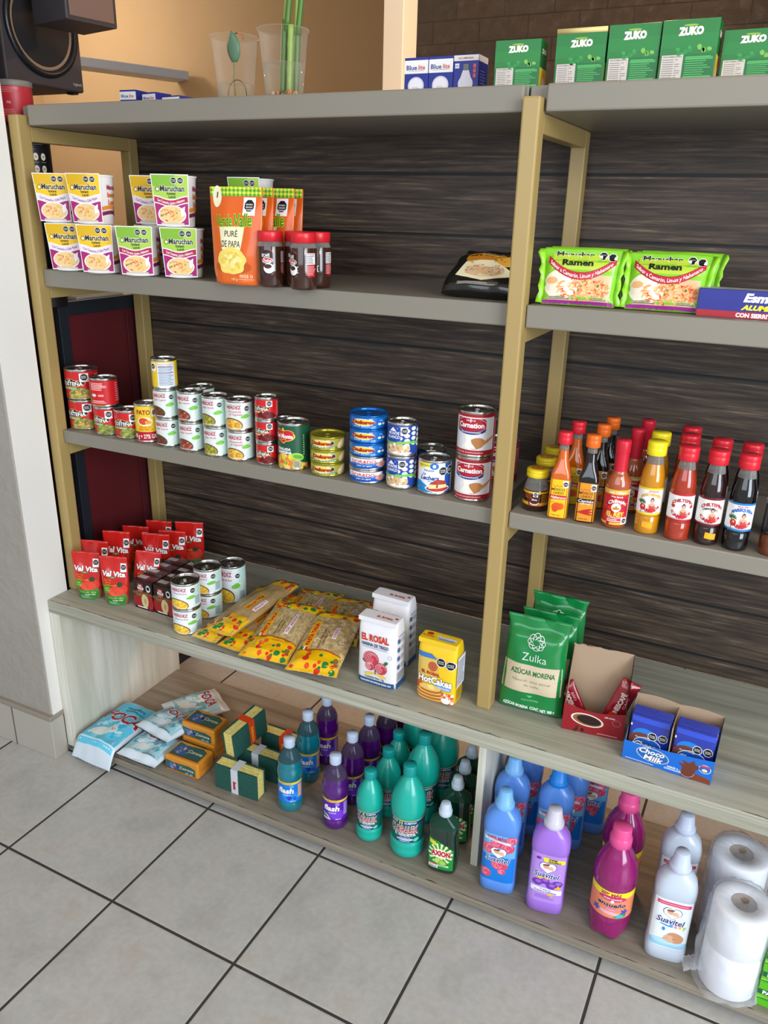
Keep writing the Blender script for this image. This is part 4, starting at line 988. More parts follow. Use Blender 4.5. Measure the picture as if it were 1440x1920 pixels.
def pasta(kind):
    t = thing('pasta_bag')
    if kind == 'spaghetti': w, h, T = .036, .305, .014
    elif kind == 'fideo': w, h, T = .064, .262, .017
    else: w, h, T = .060, .228, .019
    so = Soft(h, lerp([(0, w*1.0), (.03, w*.96), (h-.03, w*.96), (h, w*1.0)]), lerp([(0, .0006), (.03, T*.85), (h/2, T), (h-.03, T*.85), (h, .0006)]), 3.2, .0032, 48, {'spaghetti': 3, 'fideo': 9, 'elbow': 15}[kind])
    body = {'spaghetti': speck('spaghetti_strands', '94764a', 'b0905e', 'cbae7c', 30, .25, (60, 30, .6)), 'fideo': speck('fine_noodles', 'a48a5c', 'b89e6e', 'cdb78a', 160, .25, (1, 1, .5)), 'elbow': speck('elbow_pasta', 'a08458', 'bda070', 'd8c294', 90, .25)}[kind]
    so.mesh(body, 20, 30).build('bag', t)
    d = D(so.F, .008, .009)
    e = {'spaghetti': .075, 'fideo': .070, 'elbow': .055}[kind]; Y = M('eeb90c', .2, coat=.6)
    r = random.Random(len(kind))
    for lo, hi in ((.0005, e), (h-e*.72, h-.0005)):
        n = 8
        for i in range(n):
            a = lo+(hi-lo)*i/n; b = lo+(hi-lo)*(i+1)/n; W = so.wf((a+b)/2)*.985
            d.put([[(-W, a), (W, a), (W, b), (-W, b)]], Y, 1)
        k = int((hi-lo)*w*2/.00036)+2
        for i in range(k):
            u = (r.random()*2-1)*w*.86; v = lo+(hi-lo)*(.08+.84*(i+r.random()*.5)/k); z = r.choice((.0042, .0058, .0074))
            d.ell(u, v, z, z*1.12, P(('d8301c', '1f7a3a', 'd8301c', '1f7a3a', 'e0501c')[i % 5]), 2+i*.05, 0, 14)
    if kind != 'spaghetti':
        d.band(-w*.94, w*.94, lambda u: e+.001+4*(w*w-u*u)*.8, lambda u: e-.003, P('b5541c'), 1.6); d.band(-w*.94, w*.94, lambda u: e-.002+3.2*(w*w-u*u)*.8, lambda u: e-.004, Y, 1.9)
    cx = 0 if kind == 'spaghetti' else -w*.58
    m = h*.52; L_ = h*.42
    d.poly([(cx-.0085, m-L_/2), (cx+.0085, m-L_/2), (cx+.0105, m-L_/6), (cx+.0075, m+L_/6), (cx+.0095, m+L_/2), (cx-.0075, m+L_/2), (cx-.0095, m+L_/6), (cx-.0065, m-L_/6)] if kind != 'spaghetti' else [(-.008, m-.05), (.008, m-.05), (.008, m+.03), (-.008, m+.03)], P('f0b81c'), 2)
    d.text('PASTA TALIA', cx+.0005, m if kind != 'spaghetti' else m-.01, .0095, P('c8281c'), 3.4, w=L_*.86 if kind != 'spaghetti' else .074, bold=.06, rot=pi/2)
    nm = {'spaghetti': 'SPAGHETTI', 'fideo': 'FIDEO MEDIANO', 'elbow': 'CODO'}[kind]
    ux = .021 if kind == 'spaghetti' else w*.32; vv = m-.02 if kind == 'spaghetti' else m+.01
    Lx = {'spaghetti': .05, 'fideo': .082, 'elbow': .034}[kind]
    d.rect(ux-.0050, ux+.0050, vv-Lx/2-.004, vv+Lx/2+.004, P('efe6ee'), 2); d.text(nm, ux, vv, .0062, P('b3405c'), 3, w=Lx, bold=.03, rot=pi/2)
    if kind != 'spaghetti':
        for k in range(2): d.text(('PASTA PARA SOPA', 'CON SÉMOLA')[k], -w*.12+.008*k, m-.012, .0045, P('5a3418'), 3, w=.07-.02*k, bold=.02, rot=pi/2)
        d.rect(cx-.012, cx-.004, e+.006, e+.018, P('2a7a3a'), 2); d.rect(cx-.004, cx, e+.006, e+.018, WHITE, 2); d.rect(cx, cx+.005, e+.006, e+.018, P('c8281c'), 2)
    if kind == 'elbow':
        for i in range(34):
            u = (r.random()*2-1)*w*.7; v = e+.012+(h*.55-e)*r.random()
            if abs(u-cx) < .013 or abs(u-ux) < .008: continue
            d.ring(u, v, .0060, .0050, .0018, P(('e6d2a6', 'd2b984', 'f0e0bc')[i % 3]), 1.8+i*.01, r.random()*6, 8, 0, 3.6)
    d.build('printing', t); return t
def paper_bag(kind):
    flour = kind == 'flour'
    w, dp, h = (.093, .054, .160) if flour else (.089, .052, .142)
    t = thing('flour_bag' if flour else 'pancake_mix_bag'); a, b = w/2, dp/2
    rows = [(0, a*.93, b*.86, 5), (.003, a*.985, b*.97, 6), (.02, a, b*1.02, 6), (h*.5, a*.99, b*1.05, 5), (h*.82, a*.985, b*.98, 6), (h*.9, a*.97, b*.82, 7), (h*.955, a*.955, b*.7, 8), (h*.985, a*.95, b*.62, 8), (h, a*.94, b*.55, 8)]
    paper = M('e4e1e4', .5, bump=.25, bs=40) if flour else M('ecc31a', .35, coat=.3, bump=.2, bs=40)
    MB().sup(rows, paper, 44).build('bag', t)
    f = MB(); f.box(-a*.955, a*.955, -b*.92, b*.35, h, h+.0022, paper); f.build('folded_top', t, bevel=.0008)
    f = MB(); f.box(-a*.95, a*.95, -b*.95, -b*.90, h-.008, h+.0018, paper); f.build('fold_lip', t, bevel=.0005)
    F = rowsF(rows, False); d = D(F, .006, .02)
    d.F = lambda u, v, dd: (u, F(u, v, dd)[1]-.0012, v)
    if flour:
        n = 6; d.rect(-a*.93, a*.93, .003, .016, P('1f4f82'), 1); d.text('TRADICIÓN DE FAMILIAS DESDE 1939', 0, .0095, .0046, WHITE, 3, w=w*.8, bold=.03)
        d.otext('EL ROSAL', -.002, h*.735, .0150, P('c83a2c'), P('f2ede8'), 3, w=.066, bold=.06, amt=.03, rot=.02); d.text('HARINA DE TRIGO', -.002, h*.63, .0078, P('1f3f72'), 3, w=.064, bold=.03); d.lines(-.032, .030, h*.57, h*.595, 1, P('a8b4c4'), 3)
        for (u, v, q) in ((-.010, h*.42, .0185), (.013, h*.30, .0150), (-.013, h*.30, .0110)):
            d.ell(u, v, q, q*.95, P('c3384a'), 3)
            for k in range(4): d.ring(u+q*.12*k*.3, v+q*.1*k*.5, q*(.85-.2*k), q*(.8-.2*k), .0007, P('f0dfe0'), 4+k*.1, .4*k, 14, .3*k, 4.6)
        d.ell(.025, h*.40, .0058, .0036, P('2a6a3c'), 3, .8); d.ell(-.026, h*.37, .0055, .0030, P('1f4a30'), 3, 2.4); d.ell(0, h*.235, .0012, .008, P('1f4a30'), 5)
        for sx in (-1, 1): d.ell(sx*.014, h*.185, .013, .0035, P('e3c645'), 3, sx*-.2)
        d.text('Contenido Neto 1 kg', -.002, h*.135, .0055, P('2a2a34'), 3, w=.046, bold=.02); d.ring(.034, h*.50, .0045, .0045, .0007, P('7a9ac4'), 3)
    else:
        d.poly([(-a*.93, h*.80), (-.01, h*.80), (.004, h*.73), (-a*.93, h*.72)], P('3a78c4'), 2); d.rect(-a*.93, .006, h*.42, h*.72, P('d9b85a'), 1); d.ell(-.006, h*.60, .0105, .0110, P('b32a2c'), 3)
        for k in range(3): d.ring(-.006, h*.60, .009-.003*k, .009-.003*k, .0006, P('d9b85a'), 4, n=12)
        d.text('EL ROSAL', -.010, h*.485, .0068, P('b3201c'), 3, w=.042, bold=.06, rot=-.05); d.octo(.012, h*.70, .0098, 4); d.octo(.033, h*.68, .0098, 4)
        d.otext('HotCakes', .0, h*.375, .0160, WHITE, P('3a3a3a'), 4, w=.076, bold=.04, amt=.03, rot=-.02); d.rect(-.002, .036, h*.245, h*.315, P('6a9ad8'), 4); d.text('tradicionales', .017, h*.28, .0052, WHITE, 5, w=.034, shear=.2)
        for k in range(4): d.ell(-.010, h*(.055+.055*k), .036-.003*k, .0105, P('b86a24'), 2+k); d.ell(-.010, h*(.075+.055*k), .034-.003*k, .0080, P('e8bf6a'), 2.5+k)
        d.poly([(-.018, h*.27), (-.004, h*.30), (.002, h*.22), (-.012, h*.21)], P('f2dc7a'), 7); d.ell(-.036, h*.28, .008, .014, P('d0601c'), 3)
        for i in range(5):
            for j in range(4): d.rect(.016+.0052*i, .0212+.0052*i, .004+.0062*j, .0102+.0062*j, P(('d8582a', 'f3e3d8', 'e89a72')[(i+j) % 3]), 7)
        d.ell(.026, h*.075, .010, .007, WHITE, 8)
    d.build('front_print', t)
    Fs = lambda u, v, dd: (a*1.0+.0012+dd, u, v)
    s_ = D(Fs, 1)
    if flour:
        s_.rect(-b*.75, b*.75, .003, .016, P('1f4f82'), 1); s_.text('COCINA FÁCIL', 0, h*.80, .0045, P('5a6a8a'), 2, w=.03)
        for k in range(4): s_.rect(-.018, -.008, h*(.70-.13*k), h*(.76-.13*k), P('4a6a9a'), 2); s_.lines(-.004, .019, h*(.69-.13*k), h*(.76-.13*k), 4, P('9aa6b4'), 2, k+1)
        s_.lines(-.019, .019, h*.12, h*.26, 6, P('8a94a4'), 2, 8)
    else:
        s_.rect(-b*.75, b*.75, h*.30, h*.80, P('e3e6ee'), 1); s_.lines(-b*.68, b*.68, h*.33, h*.75, 15, P('6a7488'), 2, 4); s_.lines(-b*.68, b*.68, .012, h*.27, 8, P('9a7a1c'), 2, 6)
    s_.build('side_print', t)
    tp = D(topF(h+.0022), 1)
    if flour: tp.text('EL ROSAL', .012, -.010, .0075, P('c83a2c'), 1, w=.038, bold=.05); tp.ell(.036, -.004, .004, .0035, P('c3384a'), 1)
    else: tp.ell(-.026, .0, .0075, .0055, P('b32a2c'), 1); tp.text('EL ROSAL', -.026, -.010, .0040, P('b3201c'), 1, w=.026, bold=.05); tp.otext('HotCakes', .014, -.004, .0085, WHITE, P('3a3a3a'), 1, w=.046, bold=.04, amt=.03); tp.rect(-.002, .032, -.016, -.010, P('6a9ad8'), 1)
    tp.build('top_print', t)
    return t
def sugar():
    h = .205; t = thing('sugar_bag')
    so = Soft(h, lerp([(0, .062), (.02, .0625), (.15, .0575), (h-.02, .056), (h, .060)]), lerp([(0, .004), (.014, .022), (.10, .026), (.165, .020), (h-.022, .003), (h, .001)]), 4, .0042, 30, 21)
    so.mesh(M('0e7a3a', .22, coat=.5), 26, 34).build('bag', t)
    d = D(so.F, .008, .008)
    for i in range(8):
        a = .052+.0075*i; W = so.wf(a)*.93; d.put([[(-W, a), (W, a), (W, a+.0076), (-W, a+.0076)]], P('c9b89c'), 1)
    for k in range(8):
        an = k*pi/4; d.ring(.002+.0095*cos(an), .160+.0090*sin(an), .0078, .0074, .0009, WHITE, 2+k*.1, an, 14, -2.2, 2.2); d.ring(.002+.006*cos(an+.5), .160+.006*sin(an+.5), .0062, .004, .0007, WHITE, 3+k*.1, an, 8, 0, 2.2)
    d.text('Zulka', .002, .129, .0165, P('e9efe6'), 3, w=.046, bold=-.012); d.text('AZÚCAR MORENA', .002, .096, .0105, P('1a6a34'), 3, w=.084, bold=.03)
    d.text('Naturalmente azúcar', .002, .078, .0055, P('5a7a4a'), 3, w=.072, bold=-.005); d.text('de caña', .002, .068, .0055, P('5a7a4a'), 3, w=.028, bold=-.005)
    d.poly([(-.005, .046), (.007, .046), (.001, .041)], P('6ab07a'), 3); d.text('ELIGE LO NATURAL', .002, .035, .0032, P('9aceaa'), 3, w=.032); d.text('AZÚCAR MORENA  CONT. NET. 900 g', .000, .018, .0062, P('e6efe6'), 3, w=.100, bold=.03)
    d.build('printing', t); return t
def open_box(kind):
    nes = kind == 'nes'
    w, dp, lip, back = (.119, .076, .052, .155) if nes else (.160, .080, .042, .100)
    t = thing('display_box'); kr = M('a88f76', .8); out = M('8f1a24', .35) if nes else M('1668c8', .32); a = w/2; th = .0011
    p_ = MB(); p_.box(-a, a, 0, dp, 0, .0012, kr); p_.build('base', t)
    F_ = MB(); n = 14; vs = []
    for i in range(n+1):
        x = -a+w*i/n; zt = lip+((.010*(1-sin(pi*i/n)) if nes else .010*(i/n)**2)) ; vs += [(x, 0, .0), (x, 0, zt)]
    F_.add(vs, [(2*i, 2*i+2, 2*i+3, 2*i+1) for i in range(n)], out, False); F_.build('front_panel', t)
    B_ = MB(); vs = []
    for i in range(n+1):
        x = -a+w*i/n; r = random.Random(i); zt = back+(r.random()-.5)*.004 if nes else back+.004*abs(sin(2*pi*i/n)); vs += [(x, dp, 0), (x, dp, zt)]
    B_.add(vs, [(2*i, 2*i+1, 2*i+3, 2*i+2) for i in range(n)], kr, False); B_.build('back_panel', t, solid=th)
    for sx in (-1, 1):
        s_ = MB(); l0 = lip+(.010 if (nes or sx > 0) else 0)
        s_.add([(sx*a, 0, 0), (sx*a, dp, 0), (sx*a, dp, back), (sx*a, dp*.45, back*.93 if not nes else back*.72), (sx*a, 0, l0)], [(0, 1, 2, 3, 4)], out, False)
        s_.add([(sx*(a-.0012), .001, .001), (sx*(a-.0012), dp-.001, .001), (sx*(a-.0012), dp-.001, back-.001), (sx*(a-.0012), dp*.45, (back*.93 if not nes else back*.72)-.001), (sx*(a-.0012), .001, l0-.001)], [(0, 1, 2, 3, 4)], kr, False)
        s_.build('side_panel', t)
    d = D((lambda u, v, dd: (u, .0004-dd, v*(.86 if nes else .84))), .01)
    LP = lip; lip = .060 if nes else .054
    if nes:
        d.ell(-.012, lip*.60, .032, .0165, P('e6dcd2'), 2, -.12, 28); d.ell(-.012, lip*.60, .0285, .0140, P('8a5a34'), 3, -.12, 28); d.ell(-.009, lip*.61, .0235, .0115, P('2a1814'), 4, -.12, 28)
        d.poly([(-.044, lip*.5), (.020, lip*.45), (.014, .003), (-.030, .003)], P('b3202a'), 1.4); d.ring(.026, lip*.52, .012, .010, .0035, P('cfc2b8'), 1.8); d.blobs(-.030, .008, .016, .006, [P('4a2418'), P('6a3420')], 9, .0045, 3, 3); d.ring(.044, lip*.72, .0085, .0085, .0012, P('b06a6a'), 3); d.lines(.010, .050, .004, .009, 1, P('c98a8a'), 3)
        d.text('café soluble', .030, lip*.90, .004, WHITE, 3, w=.02)
    else:
        d.ell(-.046, .018, .036, .034, P('5a2c24'), 1); d.poly([(-a*.99, .0008), (-a*.99, .018), (-a*.3, .012), (0, .0008)], P('4a241e'), 1.3); d.ell(-.026, .030, .0300, .0175, P('d8ccb4'), 2.2, -.1, 26); d.ell(-.026, .030, .0285, .0160, P('1a62b4'), 3, -.1, 26)
        d.otext('Choco', -.028, .038, .0125, WHITE, P('123a6a'), 4, w=.046, bold=.03, amt=.03, shear=.2); d.otext('Milk', -.024, .0225, .0130, WHITE, P('123a6a'), 4, w=.036, bold=.03, amt=.03, shear=.2)
        d.text('SABOR A', .012, .0155, .0042, WHITE, 4, w=.020, bold=.03); d.text('CHOCOLATE', .012, .0100, .0042, WHITE, 4, w=.030, bold=.03); d.text('90 años contigo', -.048, .050, .0032, WHITE, 4, w=.034, rot=-.05)
        d.poly([(.026, .002), (.046, .002), (.052, .028), (.062, .036), (.050, .040), (.046, .050), (.038, .040), (.026, .044), (.030, .034), (.018, .034), (.028, .026)], P('6a3626'), 3); d.ring(.037, .016, .013, .013, .001, P('c9a494'), 4, n=14, a0=3.1, a1=6.3)
        d.band(.046, a*.98, lambda u: .018-5*(u-.046)**2*1.0, lambda u: .0015, P('7a3c22'), 2.6); d.ell(.066, .036, .0110, .0110, P('c8d4e6'), 3); d.ell(.066, .036, .0095, .0095, P('2a5ab4'), 4); d.ell(.066, .033, .005, .004, P('e6d4a4'), 5); d.rect(.057, .075, .041, .045, P('c5404a'), 4.6)
        d.lines(-.074, -.02, .004, .008, 1, P('c9bcc0'), 4)
        m_ = MB(); m_.box(-.0006, .0006, .002, dp-.001, .001, back-.006, kr); m_.build('centre_divider', t)
    d.build('front_print', t)
    return t
def sachet(kind):
    t = thing('sachet')
    if kind == 'choco':
        h, w = .092, .0355; so = Soft(h, lambda v: w, lerp([(0, .0004), (.010, .0017), (h-.012, .0017), (h, .0004)]), 4, .0006, 60, 3); so.mesh(M('1b2f9c', .16, coat=.7), 10, 12).build('packet', t)
        d = D(so.F, .01, .01); d.ell(-.008, .052, .022, .016, P('1f7ad0'), 1); d.ell(-.012, .040, .024, .018, P('6a3a34'), 1.5); d.ell(-.001, .034, .0255, .0165, P('d8ccb4'), 2); d.ell(-.001, .034, .0240, .0150, P('1a4ea4'), 2.6)
        d.otext('Choco', -.004, .034, .0110, P('e6eaf4'), P('123a6a'), 3.2, w=.040, bold=.03, amt=.03, shear=.2); d.otext('Milk', 0, .0195, .0120, P('e6eaf4'), P('123a6a'), 3.2, w=.030, bold=.03, amt=.03, shear=.2); d.text('90 años contigo', -.010, .0475, .0026, WHITE, 4, w=.028)
        d.octo(.0065, .0555, .0078, 4); d.octo(.0250, .0560, .0078, 4); d.rect(-.0350, -.0325, .068, .073, WHITE, 3); d.rect(-.034, .034, h-.012, h-.002, M('2a4ac4', .15, coat=.8), 2); d.build('printing', t)
    else:
        h, w = .112, .0200; so = Soft(h, lambda v: w, lerp([(0, .0004), (.012, .006), (h-.014, .006), (h, .0004)]), 3, .0022, 60, 8); so.mesh(M('8a1622', .2, coat=.6), 14, 16).build('packet', t)
        d = D(so.F, .006, .008); d.text('NESCAFÉ', -.002, .062, .0095, P('d8c4c0'), 2, w=.046, bold=.05, rot=pi/2); d.text('CAFÉ', .009, .066, .005, P('c9a0a0'), 2, w=.026, rot=pi/2); d.ell(-.002, .026, .011, .014, P('c8381c'), 1); d.build('printing', t)
    return t
KINDS.update({'juice': (juice, 'carton', ()), 'spag': (pasta, 'pasta bag', ('spaghetti',)), 'fideo': (pasta, 'pasta bag', ('fideo',)), 'elbow': (pasta, 'pasta bag', ('elbow',)),
 'flour': (paper_bag, 'flour bag', ('flour',)), 'hotcakes': (paper_bag, 'pancake mix bag', ('hot',)), 'sugar': (sugar, 'sugar bag', ()), 'nesbox': (open_box, 'display box', ('nes',)), 'chocobox': (open_box, 'display box', ('choco',)),
 'sachet_c': (sachet, 'sachet', ('choco',)), 'sachet_n': (sachet, 'sachet', ('nes',))})

# ================================================================== PRODUCTS: bottom shelf
def detergent(big):
    t = thing('detergent_bag'); h, w, T = (.225, .068, .021) if big else (.125, .064, .0205)
    so = Soft(h, lerp([(0, w*1.02), (.02, w), (h-.02, w*.98), (h, w*1.0)]), lerp([(0, .0008), (.022, T*.75), (h*.5, T), (h-.022, T*.8), (h, .0008)]), 4, .0050, 34, 31 if big else 44)
    if big: so0 = so.P; so.P = lambda q, v, side, d=0: (lambda p: (p[0], p[1]+(.046*(max(0, .036-v)/.036)**1.2), v+(.008*(max(0, .036-v)/.036))))(so0(q, v, side, d))
    so.mesh(M('cfdbe4', .3, coat=.4), 26, 32).build('bag', t)
    d = D(so.F, .008, .008); sky, deep = P('5cc0dc'), P('2a9ccc')
    e = .020
    for i in range(10):
        a = e+(h-2*e)*i/10; b = e+(h-2*e)*(i+1)/10; W = so.wf(a)*.92; d.put([[(-W, a), (W, a), (W, b), (-W, b)]], sky if big else P('9cc9d2'), 1)
    d.blobs(0, h*.45, w*.7, h*.28, [P('8fd4e6'), P('3aa8cc'), P('c4e4ec')] if big else [P('cfe0e4'), P('6ab4c4'), P('e6ecee'), P('4aa4bc')], 34, w*.14, 1.5, 4, .6)
    body = P('d6dcd6') if big else P('d4dad8')
    k = 1.0 if big else .75; y0 = h*.30
    d.ell(-.012*k, y0, .030*k, .016*k, body, 5, .25, 20); d.ell(.014*k, y0+.016*k, .0135*k, .0160*k, body, 5.3, -.2, 18); d.ell(-.034*k, y0-.010*k, .014*k, .006*k, body, 5.2, .5)
    d.ell(.012*k, y0+.020*k, .0016*k, .0016*k, BLACK, 6); d.ell(.019*k, y0+.020*k, .0016*k, .0016*k, BLACK, 6); d.ell(.0165*k, y0+.014*k, .0022*k, .0016*k, BLACK, 6)
    if big:
        d.otext('FOCA', .004, h*.62, .042, P('a31a2c'), P('e4eef2'), 5, w=.120, bold=.035, amt=.025, shear=.15); d.text('DETERGENTE', .008, h*.82, .008, P('1f3a4a'), 4, w=.060, bold=.02); d.text('BIODEGRADABLE', .012, h*.765, .006, P('1f3a4a'), 4, w=.062, bold=.02)
    else:
        d.otext('FOCA', .002, h*.74, .022, P('a31a2c'), P('e4eef2'), 5, w=.082, bold=.03, amt=.03, shear=.12); d.text('DETERGENTE', .030, .022, .005, P('2a3a4a'), 5, w=.04)
    d.build('printing', t); return t
def detergent_plain():
    t = detergent(False); return t
def soap():
    w, dp, h = .108, .068, .046; t = thing('laundry_soap_bar')
    MB().box(-w/2, w/2, 0, dp, 0, h, M('d28a26', .3, sss=.15, coat=.5)).build('bar', t, bevel=.005, seg=3)
    def art(d, cx, cy, hw, hh, tw):
        d.poly([(cx-hw, cy-hh), (cx+hw, cy-hh), (cx+hw, cy+hh*.6), (cx+hw*.6, cy+hh), (cx-hw*.5, cy+hh*.75), (cx-hw, cy+hh)], P('2f5a4e'), 1); d.ell(cx-hw*.45, cy-hh*.1, hw*.5, hh*.7, P('3a5a8a'), 2); d.blobs(cx-hw*.45, cy, hw*.42, hh*.55, [P('5a7ab4'), P('8a8aa4'), P('2a4a6a')], 14, hw*.1, 2.6, 3)
        d.ell(cx-hw*.38, cy+hh*.25, hw*.10, hh*.2, P('c99a8a'), 5); d.text('Corona', cx+hw*.42, cy+hh*.12, tw, P('e6dcc4'), 5, w=hw*.95, shear=.1, bold=.01); d.rect(cx-hw, cx+hw, cy-hh, cy-hh*.9, P('7a3a24'), 3)
    d = D(topF(h), 1); art(d, 0, dp/2+.001, w/2-.008, dp/2-.008, .012); d.build('top_print', t)
    d = D(flatF(0), 1); art(d, -.003, h*.42, w/2-.007, h*.30, .0085); d.rect(.012, .022, h*.12, h*.24, P('6a9ac4'), 6); d.rect(.026, .036, h*.12, h*.24, P('6a9ac4'), 6); d.build('front_print', t)
    d = D(sideF(w/2), 1); d.text('Corona', dp*.4, h*.5, .008, P('c8563a'), 1, w=.032, shear=.1); d.build('side_print', t)
    f = MB(); f.box(-w/2+.004, w/2-.004, -.0004, .0006, h*.0+.0015, .0035, M('b87a2c', .3)); f.build('wrapper_seam', t)
    return t
SPG = sponge_mat('green_scourer', '0c3a32', '1d5a4c', 220); SPY = sponge_mat('yellow_foam', 'c9b456', 'e8dc8c', 160)
def sponge(red):
    w, dp, h = .125, .040, .072; t = thing('scouring_sponge')
    MB().box(-w/2, w/2, 0, .006, 0, h, SPG).build('scourer', t, bevel=.0012)
    MB().box(-w/2+.0005, w/2-.0005, .006, .0195, .0006, h-.0006, SPY).build('foam', t, bevel=.0012)
    MB().box(-w/2+.0005, w/2-.0005, .0205, dp-.006, .0006, h-.0006, SPY).build('foam', t, bevel=.0012)
    MB().box(-w/2, w/2, dp-.006, dp, 0, h, SPG).build('scourer', t, bevel=.0012)
    b = MB(); c = M('d8421c', .4) if red else M('c9c9cf', .5); x0 = -.014 if not red else -.004
    q = [(-.0006, -.0002), (dp+.0006, -.0002), (dp+.0006, h+.0006), (-.0006, h+.0006)]
    for i in range(4):
        (y0, z0), (y1, z1) = q[i], q[(i+1) % 4]; b.add([(x0, y0, z0), (x0+.021, y0, z0), (x0+.021, y1, z1), (x0, y1, z1)], [(0, 1, 2, 3)], c, False)
    bo = b.build('paper_band', t)
    d = D(flatF(-.0006), 1)
    if red: d.text('FASHION', x0+.0105, h*.42, .0085, P('f0b02c'), 1, w=.048, bold=.05, rot=-pi/2)
    else: d.poly([(x0+.006, .012), (x0+.013, .014), (x0+.012, .030), (x0+.016, .036), (x0+.006, .038)], P('b3283a'), 1)
    d.build('band_print', t)
    return t
def flash(col):
    t = thing('floor_cleaner_bottle'); r = .0312
    rows = [(0, r*.80, r*.80, 2), (.003, r*.95, r*.95, 2), (.010, r, r, 2), (.024, r, r, 2), (.026, r*.96, r*.96, 2), (.028, r*.97, r*.97, 2), (.088, r*.96, r*.96, 2), (.091, r*1.0, r*1.0, 2), (.100, r*1.02, r*1.02, 2), (.112, r*1.0, r*1.0, 2), (.1155, r*.93, r*.93, 2), (.120, r*.94, r*.94, 2), (.134, r*.90, r*.90, 2), (.148, r*.74, r*.74, 2), (.158, r*.50, r*.50, 2), (.163, r*.42, r*.42, 2), (.172, r*.40, r*.40, 2)]
    ml = M('0a8496', .05, coat=.8, trans=.3) if col == 'blue' else M('5a0d80', .05, coat=.8, trans=.3)
    nk = film('clear_neck_'+col, '4a6f78' if col == 'blue' else '6a5678', .35, .05, 'b4c4c6' if col == 'blue' else 'b8a4c0')
    MB().sup(rows, ml, 36, mfun=lambda z: ml if z < (.130 if col == 'blue' else .138) else nk).build('bottle', t)
    c = MB(); c.lathe([(.0138, .169), (.0142, .170), (.0142, .187), (.0132, .1905), (.0001, .1915)], M('b9c6da', .35), 28, cap=False); c.build('cap', t)
    d = D(rowsF(rows), .004); wr = .046
    d.rect(-wr, wr, .029, .082, M('0f7ad8' if col == 'blue' else '5c1fa8', .3), .5); d.rect(-wr, wr, .079, .085, P('e8c83a'), 1.4); d.text('AROMA DURADERO', 0, .082, .0026, P('b3402c'), 3, w=.03)
    d.ell(.012, .045, .020, .014, M('2a8ae8' if col == 'blue' else '7a3ad0', .3), 1.4); d.otext('flash', -.001, .0625, .0140, WHITE, P('0f4aa0' if col == 'blue' else '3a1478'), 3, w=.040, bold=.04, amt=.03, shear=.15)
    d.text('Brisa Marina' if col == 'blue' else 'Lavanda', .001, .050, .0040, P('d4e4f4'), 3, w=.020); d.ell(.014, .074, .0055, .0050, P('5aa0dc' if col == 'blue' else '9a7ad8'), 2.4)
    if col == 'blue': d.blobs(.012, .040, .012, .006, [P('1f3ab4'), P('1a5ac4')], 7, .0038, 3, 4)
    else: d.poly([(-.024, .046), (-.010, .042), (-.002, .030), (-.024, .030)], P('e9e4ee'), 2.4); d.poly([(-.024, .044), (-.012, .040), (-.006, .033), (-.024, .034)], P('3a8a4a'), 3)
    d.text('500 ml', .016, .0325, .0030, WHITE, 3, w=.013); d.rect(.030, .042, .040, .076, P('d8a48a' if col == 'blue' else 'a48ad8'), 2); d.build('label', t)
    return t
